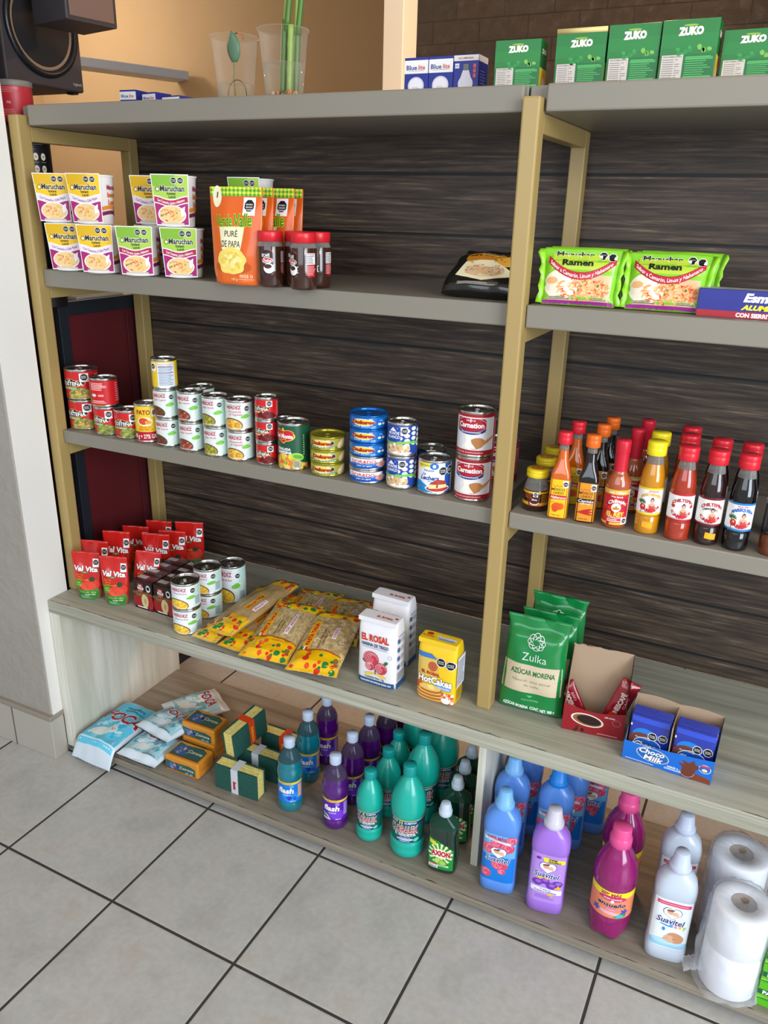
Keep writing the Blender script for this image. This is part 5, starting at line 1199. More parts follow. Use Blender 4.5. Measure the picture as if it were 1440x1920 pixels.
def bleach(big):
    t = thing('bleach_bottle'); k = 1.0 if big else .785; r = .0405 if big else .0322; h = .229 if big else .180
    q = h/.229
    rows = [(0, r*.80, r*.80, 2), (.004*q, r*.93, r*.93, 2), (.012*q, r*.99, r*.99, 2), (.020*q, r*.99, r*.99, 2), (.022*q, r*.97, r*.97, 2), (.034*q, r*1.0, r*1.0, 2), (.042*q, r*.985, r*.985, 2), (.044*q, r*.945, r*.945, 2), (.106*q, r*.945, r*.945, 2), (.108*q, r*.97, r*.97, 2), (.112*q, r*1.0, r*1.0, 2), (.126*q, r*1.02, r*1.02, 2), (.145*q, r*.98, r*.98, 2), (.165*q, r*.84, r*.84, 2), (.183*q, r*.60, r*.60, 2), (.194*q, r*.42, r*.42, 2), (.199*q, r*.34, r*.34, 2), (.205*q, r*.32, r*.32, 2)]
    if not big: rows = [(z, a, b, n) for z, a, b, n in rows]
    m = M('10a896', .28, coat=.4)
    MB().sup(rows, m, 40).build('bottle', t)
    cr = .0158 if big else .0148
    c = MB(); c.lathe([(cr*.98, .203*q), (cr, .205*q), (cr, h-.003), (cr*.9, h), (.0001, h)], M('0b8f8a', .35), 32, cap=False); c.build('cap', t)
    d = D(rowsF(rows), .004); wr = r*1.45; v0, v1 = .046*q, .106*q; H = v1-v0
    d.rect(-wr, wr, v0, v1, P('0c5f58'), .5); d.rect(-wr, wr, v1-H*.17, v1-H*.03, P('1c3a8a'), 1.4); d.rect(-wr, wr, v1-H*.03, v1, P('e3d23a'), 1.4)
    d.text('RINDE', -r*.62, v1-H*.10, H*.075, P('dbe6f4'), 3, w=r*.42, bold=.03); d.text('11' if big else '6', -r*.2, v1-H*.11, H*.13, P('f0dc3a'), 3, bold=.06); d.text('CUBETAS', r*.35, v1-H*.10, H*.075, P('dbe6f4'), 3, w=r*.7, bold=.03)
    d.otext('CLORALEX', -r*.02, v1-H*.40, H*.32, P('b3202c'), P('dfe6e4'), 3, w=r*1.62, bold=.02, amt=.055); d.text('EL RENDIDOR', r*.06, v1-H*.64, H*.11, P('e3ece8'), 3, w=r*1.25, bold=.03); d.text('EL RENDIDOR', r*.055, v1-H*.645, H*.11, P('0a2f34'), 2.6, w=r*1.33, bold=.07)
    for i in range(3): d.ell(r*.05, v0+H*(.24-.085*i), r*(.42 if i != 1 else .5), H*.042, P('e6eef2' if i == 1 else '1c4a9a'), 2.4+i*.2); d.text(('DESINFECTA', 'BLANQUEA', 'DESMANCHA')[i], r*.05, v0+H*(.24-.085*i), H*.04, P('1c4a9a' if i == 1 else 'e6eef2'), 4, w=r*.6)
    d.ell(r*.72, v0+H*.14, r*.18, H*.08, P('6ad0c4'), 3, .3); d.build('label', t)
    return t
def dish_soap():
    t = thing('dish_soap_bottle')
    rows = [(0, .029, .0185, 3), (.003, .0315, .021, 3), (.014, .0335, .0225, 3), (.040, .0340, .0225, 3), (.070, .0315, .0215, 3), (.090, .0300, .0210, 3), (.100, .0305, .0210, 3), (.114, .0325, .0205, 2.8), (.122, .0300, .0190, 2.6), (.131, .0200, .0150, 2.2), (.138, .0115, .0115, 2), (.142, .0105, .0105, 2)]
    ml = M('063424', .06, coat=.8, trans=.35); nk = film('clear_green_shoulder', '2c5a48', .4, .05, '8ab49e')
    MB().sup(rows, ml, 40, mfun=lambda z: ml if z < .112 else nk).build('bottle', t)
    c = MB(); c.lathe([(.0135, .1395), (.0140, .1405), (.0145, .150), (.0125, .152), (.0120, .1535), (.0120, .160), (.0105, .1615), (.0100, .1665), (.0085, .168), (.0001, .168)], M('bcc9d8', .35), 28, cap=False); c.build('cap', t)
    F = rowsF(rows, False); d = D(F, .004, .008)
    d.poly([(-.0270, .012), (.0270, .012), (.0265, .064), (-.006, .083), (-.0270, .087)], M('1c8a3a', .3), .5)
    r = random.Random(3)
    for i in range(14):
        a = 2*pi*i/14; d.poly([(-.001, .050), (-.001+.034*cos(a)*.78, .052+.026*sin(a)), (-.001+.034*cos(a+.22)*.78, .052+.026*sin(a+.22))], P('dfe8b0'), 1.4)
    d.ell(-.001, .052, .017, .012, P('e6efc4'), 1.8); d.otext('AXION', 0, .0535, .0125, P('c01c2c'), WHITE, 3, w=.041, bold=.06, amt=.04); d.ell(-.005, .034, .0085, .0080, P('7ab03a'), 3); d.ell(-.005, .034, .0070, .0065, P('b4d86a'), 3.5); d.ell(.005, .030, .0085, .0075, P('6aa62e'), 4); d.ell(.005, .030, .0068, .0060, P('a4cc5a'), 4.5)
    d.poly([(-.0255, .074), (-.008, .070), (-.012, .080), (-.0255, .084)], P('e0d22c'), 2); d.rect(-.025, -.005, .014, .022, WHITE, 3)
    for i in range(9): d.rect(-.023+.0019*i, -.0222+.0019*i+.0004*(i % 2), .0145, .0195, P('3a3a3a'), 4)
    d.rect(-.024, -.008, .0225, .0255, P('c84a5a'), 3); d.rect(-.006, .018, .0205, .0245, P('e0ecd8'), 3); d.lines(-.005, .017, .021, .0245, 2, P('4a7a5a'), 4); d.build('label', t); return t
def softener(kind):
    t = thing('softener_bottle')
    bc, cc = {'blue': ('5a8fe0', '78b4ec'), 'blue2': ('5a8fe0', '1484e0'), 'lilac': ('a070d4', 'c9c4d4'), 'baby': ('c4cedc', 'c2cbe0')}[kind]
    rows = [(0, .0345, .0225, 3.4), (.003, .0380, .0255, 3.6), (.028, .0385, .0262, 3.6), (.030, .0372, .0255, 3.6), (.150, .0378, .0255, 3.6), (.152, .0390, .0265, 3.4), (.170, .0388, .0265, 3.2), (.186, .0350, .0250, 2.8), (.198, .0265, .0215, 2.4), (.203, .0200, .0190, 2.1), (.206, .0195, .0188, 2)]
    MB().sup(rows, M(bc, .3, coat=.4, sss=.2), 44).build('bottle', t)
    c = MB(); cm = M(cc, .35, sss=.15); c.lathe([(.0195, .205), (.0205, .206), (.0205, .215), (.0190, .2165), (.0175, .2175), (.0135, .243), (.0125, .2448), (.0001, .2448)], cm, 36, cap=False); c.build('cap', t)
    F = rowsF(rows, False); d = D(F, .005, .02)
    W = .0340
    if kind in ('blue', 'blue2'):
        d.rect(-W, W, .030, .149, M('0f78d4', .3), .5); d.rect(-W, W, .095, .149, M('6ab0e0', .3), .8)
        for u, v, q in ((-.022, .112, .016), (.018, .120, .015), (.026, .140, .012), (.004, .075, .018), (-.026, .048, .014), (-.004, .128, .014), (.010, .058, .009)):
            d.ell(u*.95, v, min(q, W-abs(u)*.95+.003), q*.8, P('d8486a'), 2)
            for k in range(3): d.ring(u*.95, v, min(q, W-abs(u)*.95+.003)*(.8-.22*k), q*(.65-.2*k), .0012, P('f0a0b0'), 2.6+.2*k, k, 10, .4, 4.4)
        d.poly([(-W, .140), (W*.7, .134), (W*.7, .128), (-W*.9, .134)], P('e6e4ec'), 2.6); d.text('100% MÁS', -.006, .1415, .0068, P('c02a5a'), 4, w=.038, bold=.04, rot=-.04); d.text('FRAGANCIA Y SUAVIDAD', -.005, .1355, .0026, P('5a5a9a'), 4, w=.04)
        cy, tl = .104, .092; dk = '1c2f7a'
    elif kind == 'lilac':
        d.rect(-W, W, .030, .149, M('b48ae0', .3), .5); d.ell(-.020, .138, .005, .0035, P('6a2a9a'), 2); d.poly([(-.012, .142), (.032, .140), (.033, .131), (-.008, .131)], P('f0dc2a'), 2); d.text('SÚPER', .009, .1385, .0040, P('2a2a2a'), 3, w=.018, bold=.05); d.text('AHORRO', .012, .1335, .0040, P('2a2a2a'), 3, w=.026, bold=.05)
        cy, tl = .117, .104; dk = '2a2f8a'
        for u, v in ((-.018, .078), (.010, .074), (-.004, .084), (.022, .080)): d.ell(u, v, .0105, .0085, P('6a34a4'), 2); d.ell(u+.002, v+.002, .006, .004, P('9a64c8'), 3)
        for u, v in ((-.014, .090), (.024, .070), (.000, .092)): d.poly([(u-.008, v), (u-.002, v+.003), (u, v+.008), (u+.003, v+.003), (u+.008, v+.001), (u+.002, v-.004)], P('ecb428'), 3.4)
        d.band(-.030, .032, lambda u: .066-u*.05, lambda u: .054-u*.05, P('e9e4f2'), 4); d.text('Fragancia', .0, .0625, .0032, P('5a3a8a'), 5, w=.022, rot=-.05); d.text('Fresca y Deliciosa', 0, .0575, .0040, P('3a2a7a'), 5, w=.044, bold=.03, rot=-.05); d.lines(-.020, .020, .038, .048, 3, P('8a5ac0'), 2); d.ell(.010, .050, .006, .003, P('ecb428'), 3)
    else:
        d.rect(-W, W, .034, .149, P('e6ecee'), .5); d.rect(-.030, .031, .136, .144, P('d8406a'), 2); d.lines(-.026, .028, .1385, .1415, 1, P('f0b4c4'), 3); cy, tl = .118, .105; dk = '2a2f7a'
        for i, (c_, k) in enumerate((('B', '4a9adc'), ('a', 'e88ab4'), ('b', 'ecc44a'), ('y', '9ac85a'))): d.text(c_, .002+.0078*i, .0905, .008, P(k), 3, bold=.06)
        d.ell(-.008, .0885, .012, .0016, P('3a8acc'), 2, -.2); d.ell(-.011, .079, .0032, .0045, P('3a8acc'), 3)
        d.rect(-W, W, .036, .050, P('9accea'), 1.4); d.ell(.0, .050, .030, .007, P('b4daf0'), 1.8); d.ell(.012, .062, .0160, .0125, P('c9906a'), 2.6, -.2); d.ell(.002, .058, .0105, .0085, P('dcae8e'), 3.2, -.3); d.ell(-.007, .056, .0028, .0022, P('d89a84'), 3.8); d.ell(.010, .059, .0026, .0034, P('c08a6c'), 4); d.ring(-.001, .0600, .0022, .0014, .0004, P('6a4434'), 4.4, n=8, a0=3.3, a1=6)
    # heart with two faces, and the wordmark
    hp = [(0, cy-.012), (-.014, cy-.001), (-.0155, cy+.006), (-.011, cy+.0115), (-.004, cy+.0115), (0, cy+.008), (.004, cy+.0115), (.011, cy+.0115), (.0155, cy+.006), (.014, cy-.001)]
    d.poly([(x*1.12, cy+(y-cy)*1.12) for x, y in hp], P(dk), 5); d.poly([(x*1.05, cy+(y-cy)*1.05) for x, y in hp], WHITE, 5.6); d.ell(-.004, cy+.003, .0062, .0048, P('d8a488'), 6.4, -.3); d.ell(.0055, cy+.001, .0058, .0044, P('e3b49a'), 6.8, .3); d.ell(-.004, cy+.0075, .0072, .0022, P('7a4a34'), 7.2, .1); d.ell(.010, cy-.002, .0032, .0026, P('e8c0a8'), 7.4)
    d.otext('Suavitel', -.001, tl-.004, .0130, P(dk), P('f0f0f4'), 8, w=.050, bold=.02, amt=.05, shear=.2, rot=-.04)
    d.build('label', t); return t
def ensueno():
    t = thing('softener_bottle'); r = .0420
    rows = [(0, r*.55, r*.55, 2), (.004, r*.85, r*.85, 2), (.016, r*.95, r*.95, 2), (.028, r*.93, r*.93, 2), (.032, r*.97, r*.97, 2), (.038, r*.94, r*.94, 2), (.044, r*1.0, r*1.0, 2), (.060, r*.985, r*.985, 2), (.126, r*.985, r*.985, 2), (.130, r*1.02, r*1.02, 2), (.134, r*.98, r*.98, 2), (.139, r*1.02, r*1.02, 2), (.152, r*1.0, r*1.0, 2), (.174, r*.88, r*.88, 2), (.194, r*.66, r*.66, 2), (.207, r*.46, r*.46, 2), (.212, r*.42, r*.42, 2)]
    b = MB(); seg = 40; m = M('8e0c62', .18, coat=.7, sss=.1)
    b.sup(rows, m, seg)
    for i, v in enumerate(b.v):        # five-petal foot
        if v[2] < .03: a = math.atan2(v[1], v[0]); k = 1+.05*cos(5*a)*(1-v[2]/.03); b.v[i] = (v[0]*k, v[1]*k, v[2]+(.006*(1-cos(5*a))/2*(1-v[2]/.03)))
    b.build('bottle', t)
    c = MB(); c.lathe([(.0200, .209), (.0215, .2105), (.0215, .226), (.0195, .2285), (.0185, .2305), (.0178, .249), (.0165, .251), (.0001, .251)], M('e0508c', .3), 32, cap=False); c.build('cap', t)
    d = D(rowsF(rows), .005); wr = .055
    d.rect(-wr, wr, .062, .124, P('ec8a62'), .5); d.rect(-wr, wr, .111, .125, P('efe02a'), 1); d.text('25% MÁS', -.004, .1185, .0068, P('b32a5a'), 3, w=.040, bold=.05); d.text('PRODUCTO', .014, .1135, .0026, P('b32a5a'), 3, w=.018)
    d.ell(0, .109, .028, .0060, P('c8306a'), 2); d.text('AROMA Y SUAVIDAD', 0, .1085, .0030, WHITE, 3.4, w=.036, bold=.03); d.ell(0, .1025, .0034, .0034, WHITE, 3.6)
    d.otext('ensueño', 0, .0945, .0098, P('1c2458'), P('f0c4b0'), 4, w=.056, bold=.03, amt=.03, shear=.2); d.rect(-.012, .010, .080, .0865, P('e06a8a'), 3); d.text('Primavera', -.001, .083, .003, WHITE, 4, w=.018)
    for u, v in ((.026, .078), (-.030, .076)):
        for k in range(5): d.ell(u+.0045*cos(k*1.256), v+.0040*sin(k*1.256), .0040, .0022, P('5a4ab4'), 3+k*.1, k*1.256)
    d.ell(-.004, .074, .024, .004, P('e8b0c4'), 2, -.1); d.poly([(.004, .064), (.014, .072), (.032, .076), (.030, .066), (.020, .0625)], P('2f9a4a'), 3); d.ell(.018, .068, .008, .0035, P('4ab8c8'), 3.6); d.build('label', t); return t
def rolls(front):
    t = thing('bagged_toilet_paper'); R_ = .0535; hh = .098; paper = M('eceef4', .9, bump=.15, bs=300)
    for k in range(2):
        z = .002+k*(hh+.001); g = MB(); g.lathe([(.0235, z+.001), (R_-.003, z), (R_, z+.003), (R_, z+hh-.003), (R_-.003, z+hh), (.0235, z+hh-.001), (.0230, z+hh-.004), (.0230, z+.004), (.0235, z+.001)], paper, 44, cap=False); ro = g.build('toilet_roll', t)
        c = MB(); c.lathe([(.0229, z+.002), (.0229, z+hh-.002), (.0219, z+hh-.002), (.0219, z+.002), (.0229, z+.002)], M('9a8a7c', .8), 32, cap=False); c.build('cardboard_core', ro)
    H = 2*hh+.003
    def film_pt(a, v):
        q = noise.noise(Vector((cos(a)*2.2, sin(a)*2.2, v*16+(5 if front else 0)))); q2 = noise.noise(Vector((cos(a)*6, sin(a)*6, v*40)))
        r = R_+.0045+q*.0070+q2*.0034+.005*(1-v/H)
        return ((r+.003*max(0, cos(a+2.3)))*cos(a), r*sin(a), max(.0006, v+q2*.0015))
    b = MB(); n, m_ = 64, 34; vs = [film_pt(2*pi*i/n, (H+.002)*j/m_) for j in range(m_+1) for i in range(n)]
    for j in range(1, 7):
        k = 1-j/7; vs += [(R_*1.04*k*cos(2*pi*i/n), R_*1.04*k*sin(2*pi*i/n), H+.004+.0022*noise.noise(Vector((cos(2*pi*i/n)*k*6, sin(2*pi*i/n)*k*6, 3)))) for i in range(n)]
    tot = m_+6; fs = [(j*n+i, j*n+(i+1) % n, (j+1)*n+(i+1) % n, (j+1)*n+i) for j in range(tot) for i in range(n)]
    b.add(vs, fs, MT['bagfilm']); b.build('plastic_bag', t)
    if not front: return t
    k = MB(); vs = []; nn = 12       # gathered knot of the bag on the left
    zz = .035 if front else .12
    for i in range(nn+1):
        s_ = i/nn
        for j in range(9):
            a = pi*(j/8-.5); x = -R_-.004-.040*s_; vs.append((x, -.018*s_+.020*(1-s_*.5+.5*s_*s_*s_)*sin(a)*(.9+.3*noise.noise(Vector((i*.9, j*1.3, 2)))), zz+.012*s_+.026*(1-s_*.55)*cos(a*1.0)*(.5+.4*noise.noise(Vector((j*1.1, i*.7, 6))))))
    k.add(vs, [(i*9+j, i*9+j+1, (i+1)*9+j+1, (i+1)*9+j) for i in range(nn) for j in range(8)], MT['bagfilm'])
    k.build('bag_twist', t); return t
def soapbox():
    w, dp, h = .095, .055, .0435; t = box_thing('bath_soap_box', 'carton', w, dp, h, M('64b81e', .3, coat=.3))
    d = D(flatF(0), 1); a = w/2-.0004; d.rect(-a, a, .001, h*.42, P('55b41c'), 1); d.rect(-a, a, h*.42, h*.55, P('8ecf4a'), 1); d.ell(-.02, h*.46, .03, .003, P('3a8a2a'), 1.6, .05); d.rect(-a, a, h*.68, h*.96, P('12603c'), 2); d.text('PALMOLIVE', -.008, h*.82, .0080, WHITE, 3, w=.062, bold=.05); d.text('NATURALS', -.016, h*.60, .003, P('2f6a2a'), 3, w=.02)
    d.build('front_print', t)
    d = D(topF(h), 1); d.rect(-a, a, .001, dp-.001, P('2f9a2c'), 1); d.build('top_print', t)
    return t
KINDS.update({'foca_big': (detergent, 'detergent bag', (True,)), 'foca': (detergent_plain, 'detergent bag', ()), 'soap': (soap, 'soap bar', ()), 'sponge_w': (sponge, 'sponge', (False,)), 'sponge_r': (sponge, 'sponge', (True,)),
 'flash_b': (flash, 'bottle', ('blue',)), 'flash_p': (flash, 'bottle', ('purple',)), 'bleach_s': (bleach, 'bottle', (False,)), 'bleach_l': (bleach, 'bottle', (True,)), 'axion': (dish_soap, 'bottle', ()),
 'soft_b': (softener, 'bottle', ('blue',)), 'soft_b2': (softener, 'bottle', ('blue2',)), 'soft_l': (softener, 'bottle', ('lilac',)), 'soft_y': (softener, 'bottle', ('baby',)), 'ensueno': (ensueno, 'bottle', ()),
 'rolls_f': (rolls, 'toilet paper', (True,)), 'rolls_b': (rolls, 'toilet paper', (False,)), 'soapbox': (soapbox, 'soap box', ())})
# ================================================================== TOP SHELF AND BACKGROUND THINGS
def clear_cup(kind):
    t = thing('clear_plastic_cup'); h = .112
    b = MB(); ro = .0455; rb = .034
    b.lathe([(.0001, .001), (rb-.002, .001), (rb, .003), (ro-.001, h-.004), (ro+.0015, h-.003), (ro+.0022, h-.001), (ro+.0012, h+.0006), (ro-.0006, h)], MT['clearcup'], 44, cap=False); b.build('cup', t)
    z = .058 if kind == 'bamboo' else .030
    w_ = MB(); rz = rb+(ro-rb)*z/h-.001
    w_.lathe([(.0001, .0025), (rb-.001, .0035), (rz, z), (.0001, z)], MT['water'], 40, cap=False); w_.build('water', t)
    if kind == 'bamboo':
        pb = MB(); r = random.Random(2); pm = [P('c8702a'), P('e0a050'), P('b05a24'), P('d8c0a0')]
        for i in range(40):
            a = r.random()*6.3; q = r.random()**.5*.026; s_ = .0028+.002*r.random(); pb.lathe([(.0001, .004), (s_*.8, .006), (s_, .008+s_*.4), (s_*.7, .008+s_*1.3), (.0001, .008+s_*1.8)], pm[i % 4], 7, c=(q*cos(a), q*sin(a)), cap=False)
        o = pb.build('pebbles', t); o['kind'] = 'stuff'
    return t
def bamboo():
    t = thing('lucky_bamboo'); g1, g2 = M('4a6f26', .35), M('86a546', .35)
    for x0, y0, x1, y1, ln, r, g in ((-.012, .0, -.006, .004, .125, .0062, g1), (.006, -.006, .010, -.002, .115, .0058, g2), (.012, .008, .020, .006, .11, .0055, g1)):
        s_ = MB(); n = 14; pts = []; rr = []
        for i in range(n+1): q = i/n; pts.append((x0+(x1-x0)*q, y0+(y1-y0)*q, .006+ln*q)); rr.append(r*(1.12 if i in (5, 10) else 1))
        s_.tube(pts, rr, g, 12); s_.build('stalk', t)
    for i, (x, y, z, dx, dz) in enumerate(((-.006, .004, .110, .020, .16), (.0, .0, .112, .030, .17), (.018, .006, .104, .018, .20), (.022, .004, .104, .034, .18))):
        s_ = MB(); pts = [(x+dx*q**1.2, y-.004*q, z+dz*q) for q in [k/10 for k in range(11)]]
        s_.tube(pts, [.0058-.0016*k/10 for k in range(11)], (g2, g1)[i % 2], 8); s_.build('shoot', t)
    return t
def cutting():
    t = thing('plant_cutting'); s_ = MB(); s_.tube([(-.006, 0, .006), (-.008, .0, .04), (-.006, .0, .07), (.0, .0, .088)], .0011, M('6a7a44', .5), 6); s_.build('stem', t)
    l = MB(); vs = []
    for i in range(9):
        q = i/8; w = .0155*sin(pi*min(1, q*.92+.08))**.7
        for j in range(5): s = j/4*2-1; vs.append((s*w+.003, -.014-.006*q+.004*s*s, .064+.052*q))
    l.add(vs, [(i*5+j, i*5+j+1, (i+1)*5+j+1, (i+1)*5+j) for i in range(8) for j in range(4)], M('4a7050', .4)); l.build('leaf', t, solid=.0006)
    c = MB(); vs = []
    for i in range(7):
        q = i/6; w = .006*sin(pi*q)+.001
        for j in range(3): s = j-1; vs.append((.006+.018*q, s*w-.010, .112+.006*sin(pi*q)-.010*q))
    c.add(vs, [(i*3+j, i*3+j+1, (i+1)*3+j+1, (i+1)*3+j) for i in range(6) for j in range(2)], M('a8602c', .5)); c.build('dry_leaf', t, solid=.0006)
    r = MB(); r.tube([(.006+.022*cos(a), -.010, .006+.028*sin(a)) for a in [pi*k/12 for k in range(13)]], .0007, M('3a2a24', .6), 5); r.build('root', t)
    return t
KINDS.update({'pcup_b': (clear_cup, 'cup', ('bamboo',)), 'pcup_c': (clear_cup, 'cup', ('cutting',)), 'bamboo': (bamboo, 'plant', ()), 'cutting': (cutting, 'plant', ())})

# ================================================================== PLACING: middle shelf, left bay
S = Z3+.0003
def stack(kinds, x, y, z, labels, group, jit=0.0, rz=0):
    for i, (k, lb) in enumerate(zip(kinds, labels)):
        h = KINDS[k][2][1]; r = random.Random(i*7+int(x*1000))
        put(k, x+(r.random()-.5)*jit, y+(r.random()-.5)*jit, z, lb, group, rz+.34+(r.random()-.5)*.12); z += h+.0002
    return z
G = 'cans along the middle shelf of the left bay'
put('lc_big', .050, .152, S, 'wide red can of peppers, bottom of the leftmost stack', G, .3)
put('lc_big', .046, .154, S+.0747, 'wide red can of peppers, top of the leftmost stack', G, .35)
put('lc_mid', .137, .138, S, 'narrower red can of green chillies at the foot of the second stack', G, .25)
put('lc_back', .134, .138, S+.0692, 'red can turned to its small print, top of the second stack', G, .0)
put('lc_mid', .203, .138, S, 'single red can of chillies standing left of the yellow-and-red can', G, .5)
put('pato', .267, .135, S, 'yellow can with a red 27% band at its foot', G, .5)
stack(('hz_taq', 'hz_taq', 'yellow'), .331, .133, S, ('pale can of dark sauce, bottom of the three-high stack', 'pale can of dark sauce, middle of the stack under the yellow can', 'yellow can with a white nutrition table, topping the stack of pale cans'), G, .002, -.1)
stack(('hz_cas', 'hz_cas'), .403, .131, S, ('pale can showing red beans, bottom of its stack', 'pale can showing red beans, top of its stack'), G, .002, -.15)
stack(('hz_cas', 'hz_cas'), .392, .186, S, ('pale can hidden low behind the bean cans', 'pale can whose lid shows behind the bean cans'), G, .002, .1)
stack(('hz_ver', 'hz_ver'), .475, .128, S, ('pale can of green sauce, lower of two', 'pale can of green sauce, upper of two'), G, .002, -.25)
stack(('hz_ens', 'hz_ens'), .540, .128, S, ('pale can of mixed vegetables, lower of two', 'pale can of mixed vegetables, upper of two'), G, .002, .0)
stack(('lc_small',)*3, .611, .128, S, ('small red can, lowest of the slim red stack', 'small red can, middle of the slim red stack', 'small red can, top of the slim red stack'), G, .0015, -.1)
put('hz_ver', .575, .255, S, 'dark-lidded can half hidden behind the slim red stack and the dark green can', G, .4)
put('delmonte', .677, .134, S, 'tall dark green can with a red shield label', G, .15)
stack(('tuna_gold',)*3, .761, .136, S, ('flat gold tuna can, bottom of three', 'flat gold tuna can, middle of three', 'flat gold tuna can, top of three'), G, .002, .12)
stack(('tuna_white',)*2+('tuna_blue',)*3, .855, .140, S, ('white-and-blue tuna can at the bottom of the five-high pile', 'white-and-blue tuna can second from the bottom of the five-high pile', 'blue metallic tuna can directly on the white-and-blue ones', 'blue metallic tuna can second from the top of the pile', 'blue metallic tuna can crowning the five-high pile'), G, .0015, .12)
stack(('mushroom',)*2, .934, .137, S, ('blue can of mushrooms, lower of two', 'blue can of mushrooms, upper of two'), G, .001, -.1)
put('mushroom', .968, .212, S, 'blue can of mushrooms behind the white-and-blue milk can', G, .3)
put('condensed', 1.006, .141, S, 'short white-and-blue milk can showing a slice of cake', G, .15)
stack(('evap',)*2, 1.087, .144, S, ('red-and-white milk can, lower of the two by the post', 'red-and-white milk can, upper of the two by the post'), G, .001, -.05)
put('evap', 1.100, .278, S, 'red-and-white milk can behind the wooden post', G, .0)
# bench top: corn cans
S = ZC+.0003
G = 'corn cans on the bench top'
stack(('corn',)*2, .414, .055, S, ('corn can at the front edge of the bench, lower of two', 'corn can at the front edge of the bench, upper of two'), G, .002, -.08)
stack(('corn',)*2, .410, .143, S, ('corn can in the second stack back, lower one', 'corn can in the second stack back, upper one'), G, .002, -.18)
put('corn_tall', .413, .240, S, 'tall corn can standing alone behind the two stacks', G, .15)

# ================================================================== PLACING: upper shelf
S = Z2+.0003
G = 'noodle cups stacked on the upper shelf'
CUP = ((.103, .114, 'cup_y', 'yellow noodle cup at the left end of the lower row'), (.203, .107, 'cup_y', 'yellow noodle cup second in the lower row'), (.309, .112, 'cup_g', 'green noodle cup third in the lower row'), (.411, .131, 'cup_g', 'green noodle cup at the right end of the lower row, against the orange pouch'))
for x, y, k, lb in CUP: put(k, x, y, S, lb, G, .46, s=(1.07, 1.07, 1.06))
put('cup_y', .088, .110, S+.1015, 'yellow noodle cup at the left end of the upper row', G, .46, s=(1.07, 1.07, 1.06))
put('cup_y', .193, .108, S+.1015, 'yellow noodle cup second in the upper row, its blank side turned right', G, .3, s=(1.07, 1.07, 1.06))
put('cup_y', .284, .200, S+.1015, 'shaded yellow noodle cup set back in the upper row', G, .3, s=(1.07, 1.07, 1.06))
put('cup_y', .284, .202, S, 'yellow noodle cup set back in the lower row, under the shaded one', G, .3, s=(1.07, 1.07, 1.06))
put('cup_g', .402, .127, S+.1015, 'green noodle cup on top, left of the orange pouches', G, .44, s=(1.07, 1.07, 1.06))
put('cup_g', .508, .255, S, 'green noodle cup standing hidden behind the orange pouches', G, .1, s=(1.07, 1.07, 1.06))
put('cup_g', .508, .255, S+.1015, 'green noodle cup whose white lid shows over the orange pouches', G, .1, s=(1.07, 1.07, 1.06))
G = 'orange mash pouches on the upper shelf'
put('mash', .584, .083, S, 'orange pouch at the front, its whole label in view', G, .0, rx=-.02)
put('mash', .584, .124, S, 'orange pouch directly behind the front one, only its edge showing', G, -.06, rx=-.02)
put('mash', .606, .166, S, 'orange pouch behind the red-lidded jars, half its label in view', G, -.05, rx=-.02)
put('mash', .598, .208, S, 'rearmost orange pouch, a sliver at the right', G, .0, rx=-.02)
G = 'red-lidded coffee jars on the upper shelf'
put('coffee', .661, .086, S, 'red-lidded coffee jar against the orange pouch', G, .40)
put('coffee', .698, .1255, S, 'red-lidded coffee jar set back between the two front jars', G, .35)
put('coffee', .741, .078, S, 'red-lidded coffee jar showing its white text panel', G, -.35)
put('coffee', .742, .1300, S, 'red-lidded coffee jar at the right, behind the text-panel one', G, .1)
put('rice', 1.086, .128, S+.006, 'glossy black food packet lying back beside the middle post', None, -.02, rx=-.80, s=(1.0, 1.1, .90))
G = 'green noodle packets on the upper shelf'
put('ramen', 1.260, .124, S+.001, 'green noodle packet at the front beside the middle post', G, .10, rx=-.25, s=(1, 1, .97))
put('ramen', 1.258, .168, S+.001, 'green noodle packet leaning behind the left one', G, .02, rx=-.22)
put('ramen', 1.400, .134, S+.001, 'green noodle packet at the front beside the blue foil box', G, .03, rx=-.34, s=(1, 1, .97))
put('ramen', 1.410, .180, S+.001, 'green noodle packet leaning behind the right one', G, -.02, rx=-.28)
put('foil', 1.604, .120, S, 'long blue foil-roll box with a red stripe, right end of the upper shelf')
# ================================================================== PLACING: top shelf
S = ZT+.0003
G = 'blue light-bulb boxes on the top shelf'
put('bulb', .864, .300, S, 'blue light-bulb box beside the white pillar', G, .0, s=(1, 1, .85))
put('bulb', .915, .300, S, 'blue light-bulb box in the middle of the right-hand trio', G, .0, s=(1, 1, .85))
put('bulb_b', .966, .300, S, 'blue light-bulb box printed with a clear bulb and its screw cap', G, .0, s=(1, 1, .83))
put('bulb', .060, .385, S, 'blue light-bulb box at the far left end of the top shelf', G, .08, s=(.95, 1, .66))
put('bulb', .119, .392, S, 'blue light-bulb box second from the left end, turned slightly', G, -.15, s=(.95, 1, .59))
put('bulb', .182, .396, S, 'lowest blue light-bulb box, right of the two at the left end', G, -.1, s=(1.15, 1, .50))
G = 'green drink-mix boxes on the top shelf'
put('zuko', 1.089, .225, S, 'green drink-mix box standing over the gap at the middle post', G, .04, s=(.94, 1, .73))
put('zuko_f', 1.198, .225, S, 'green drink-mix box with its yellow flap open', G, .0, s=(.98, 1, .76))
put('zuko', 1.2845, .225, S, 'green drink-mix box between the flapped one and the tallest one', G, .02, s=(.96, 1, .83))
put('zuko', 1.371, .222, S, 'tallest green drink-mix box on the top shelf', G, .0, s=(1.0, 1, .835))
put('zuko', 1.462, .250, S, 'green drink-mix box at the right edge of the photo', G, -.03, s=(1.0, 1, .72))
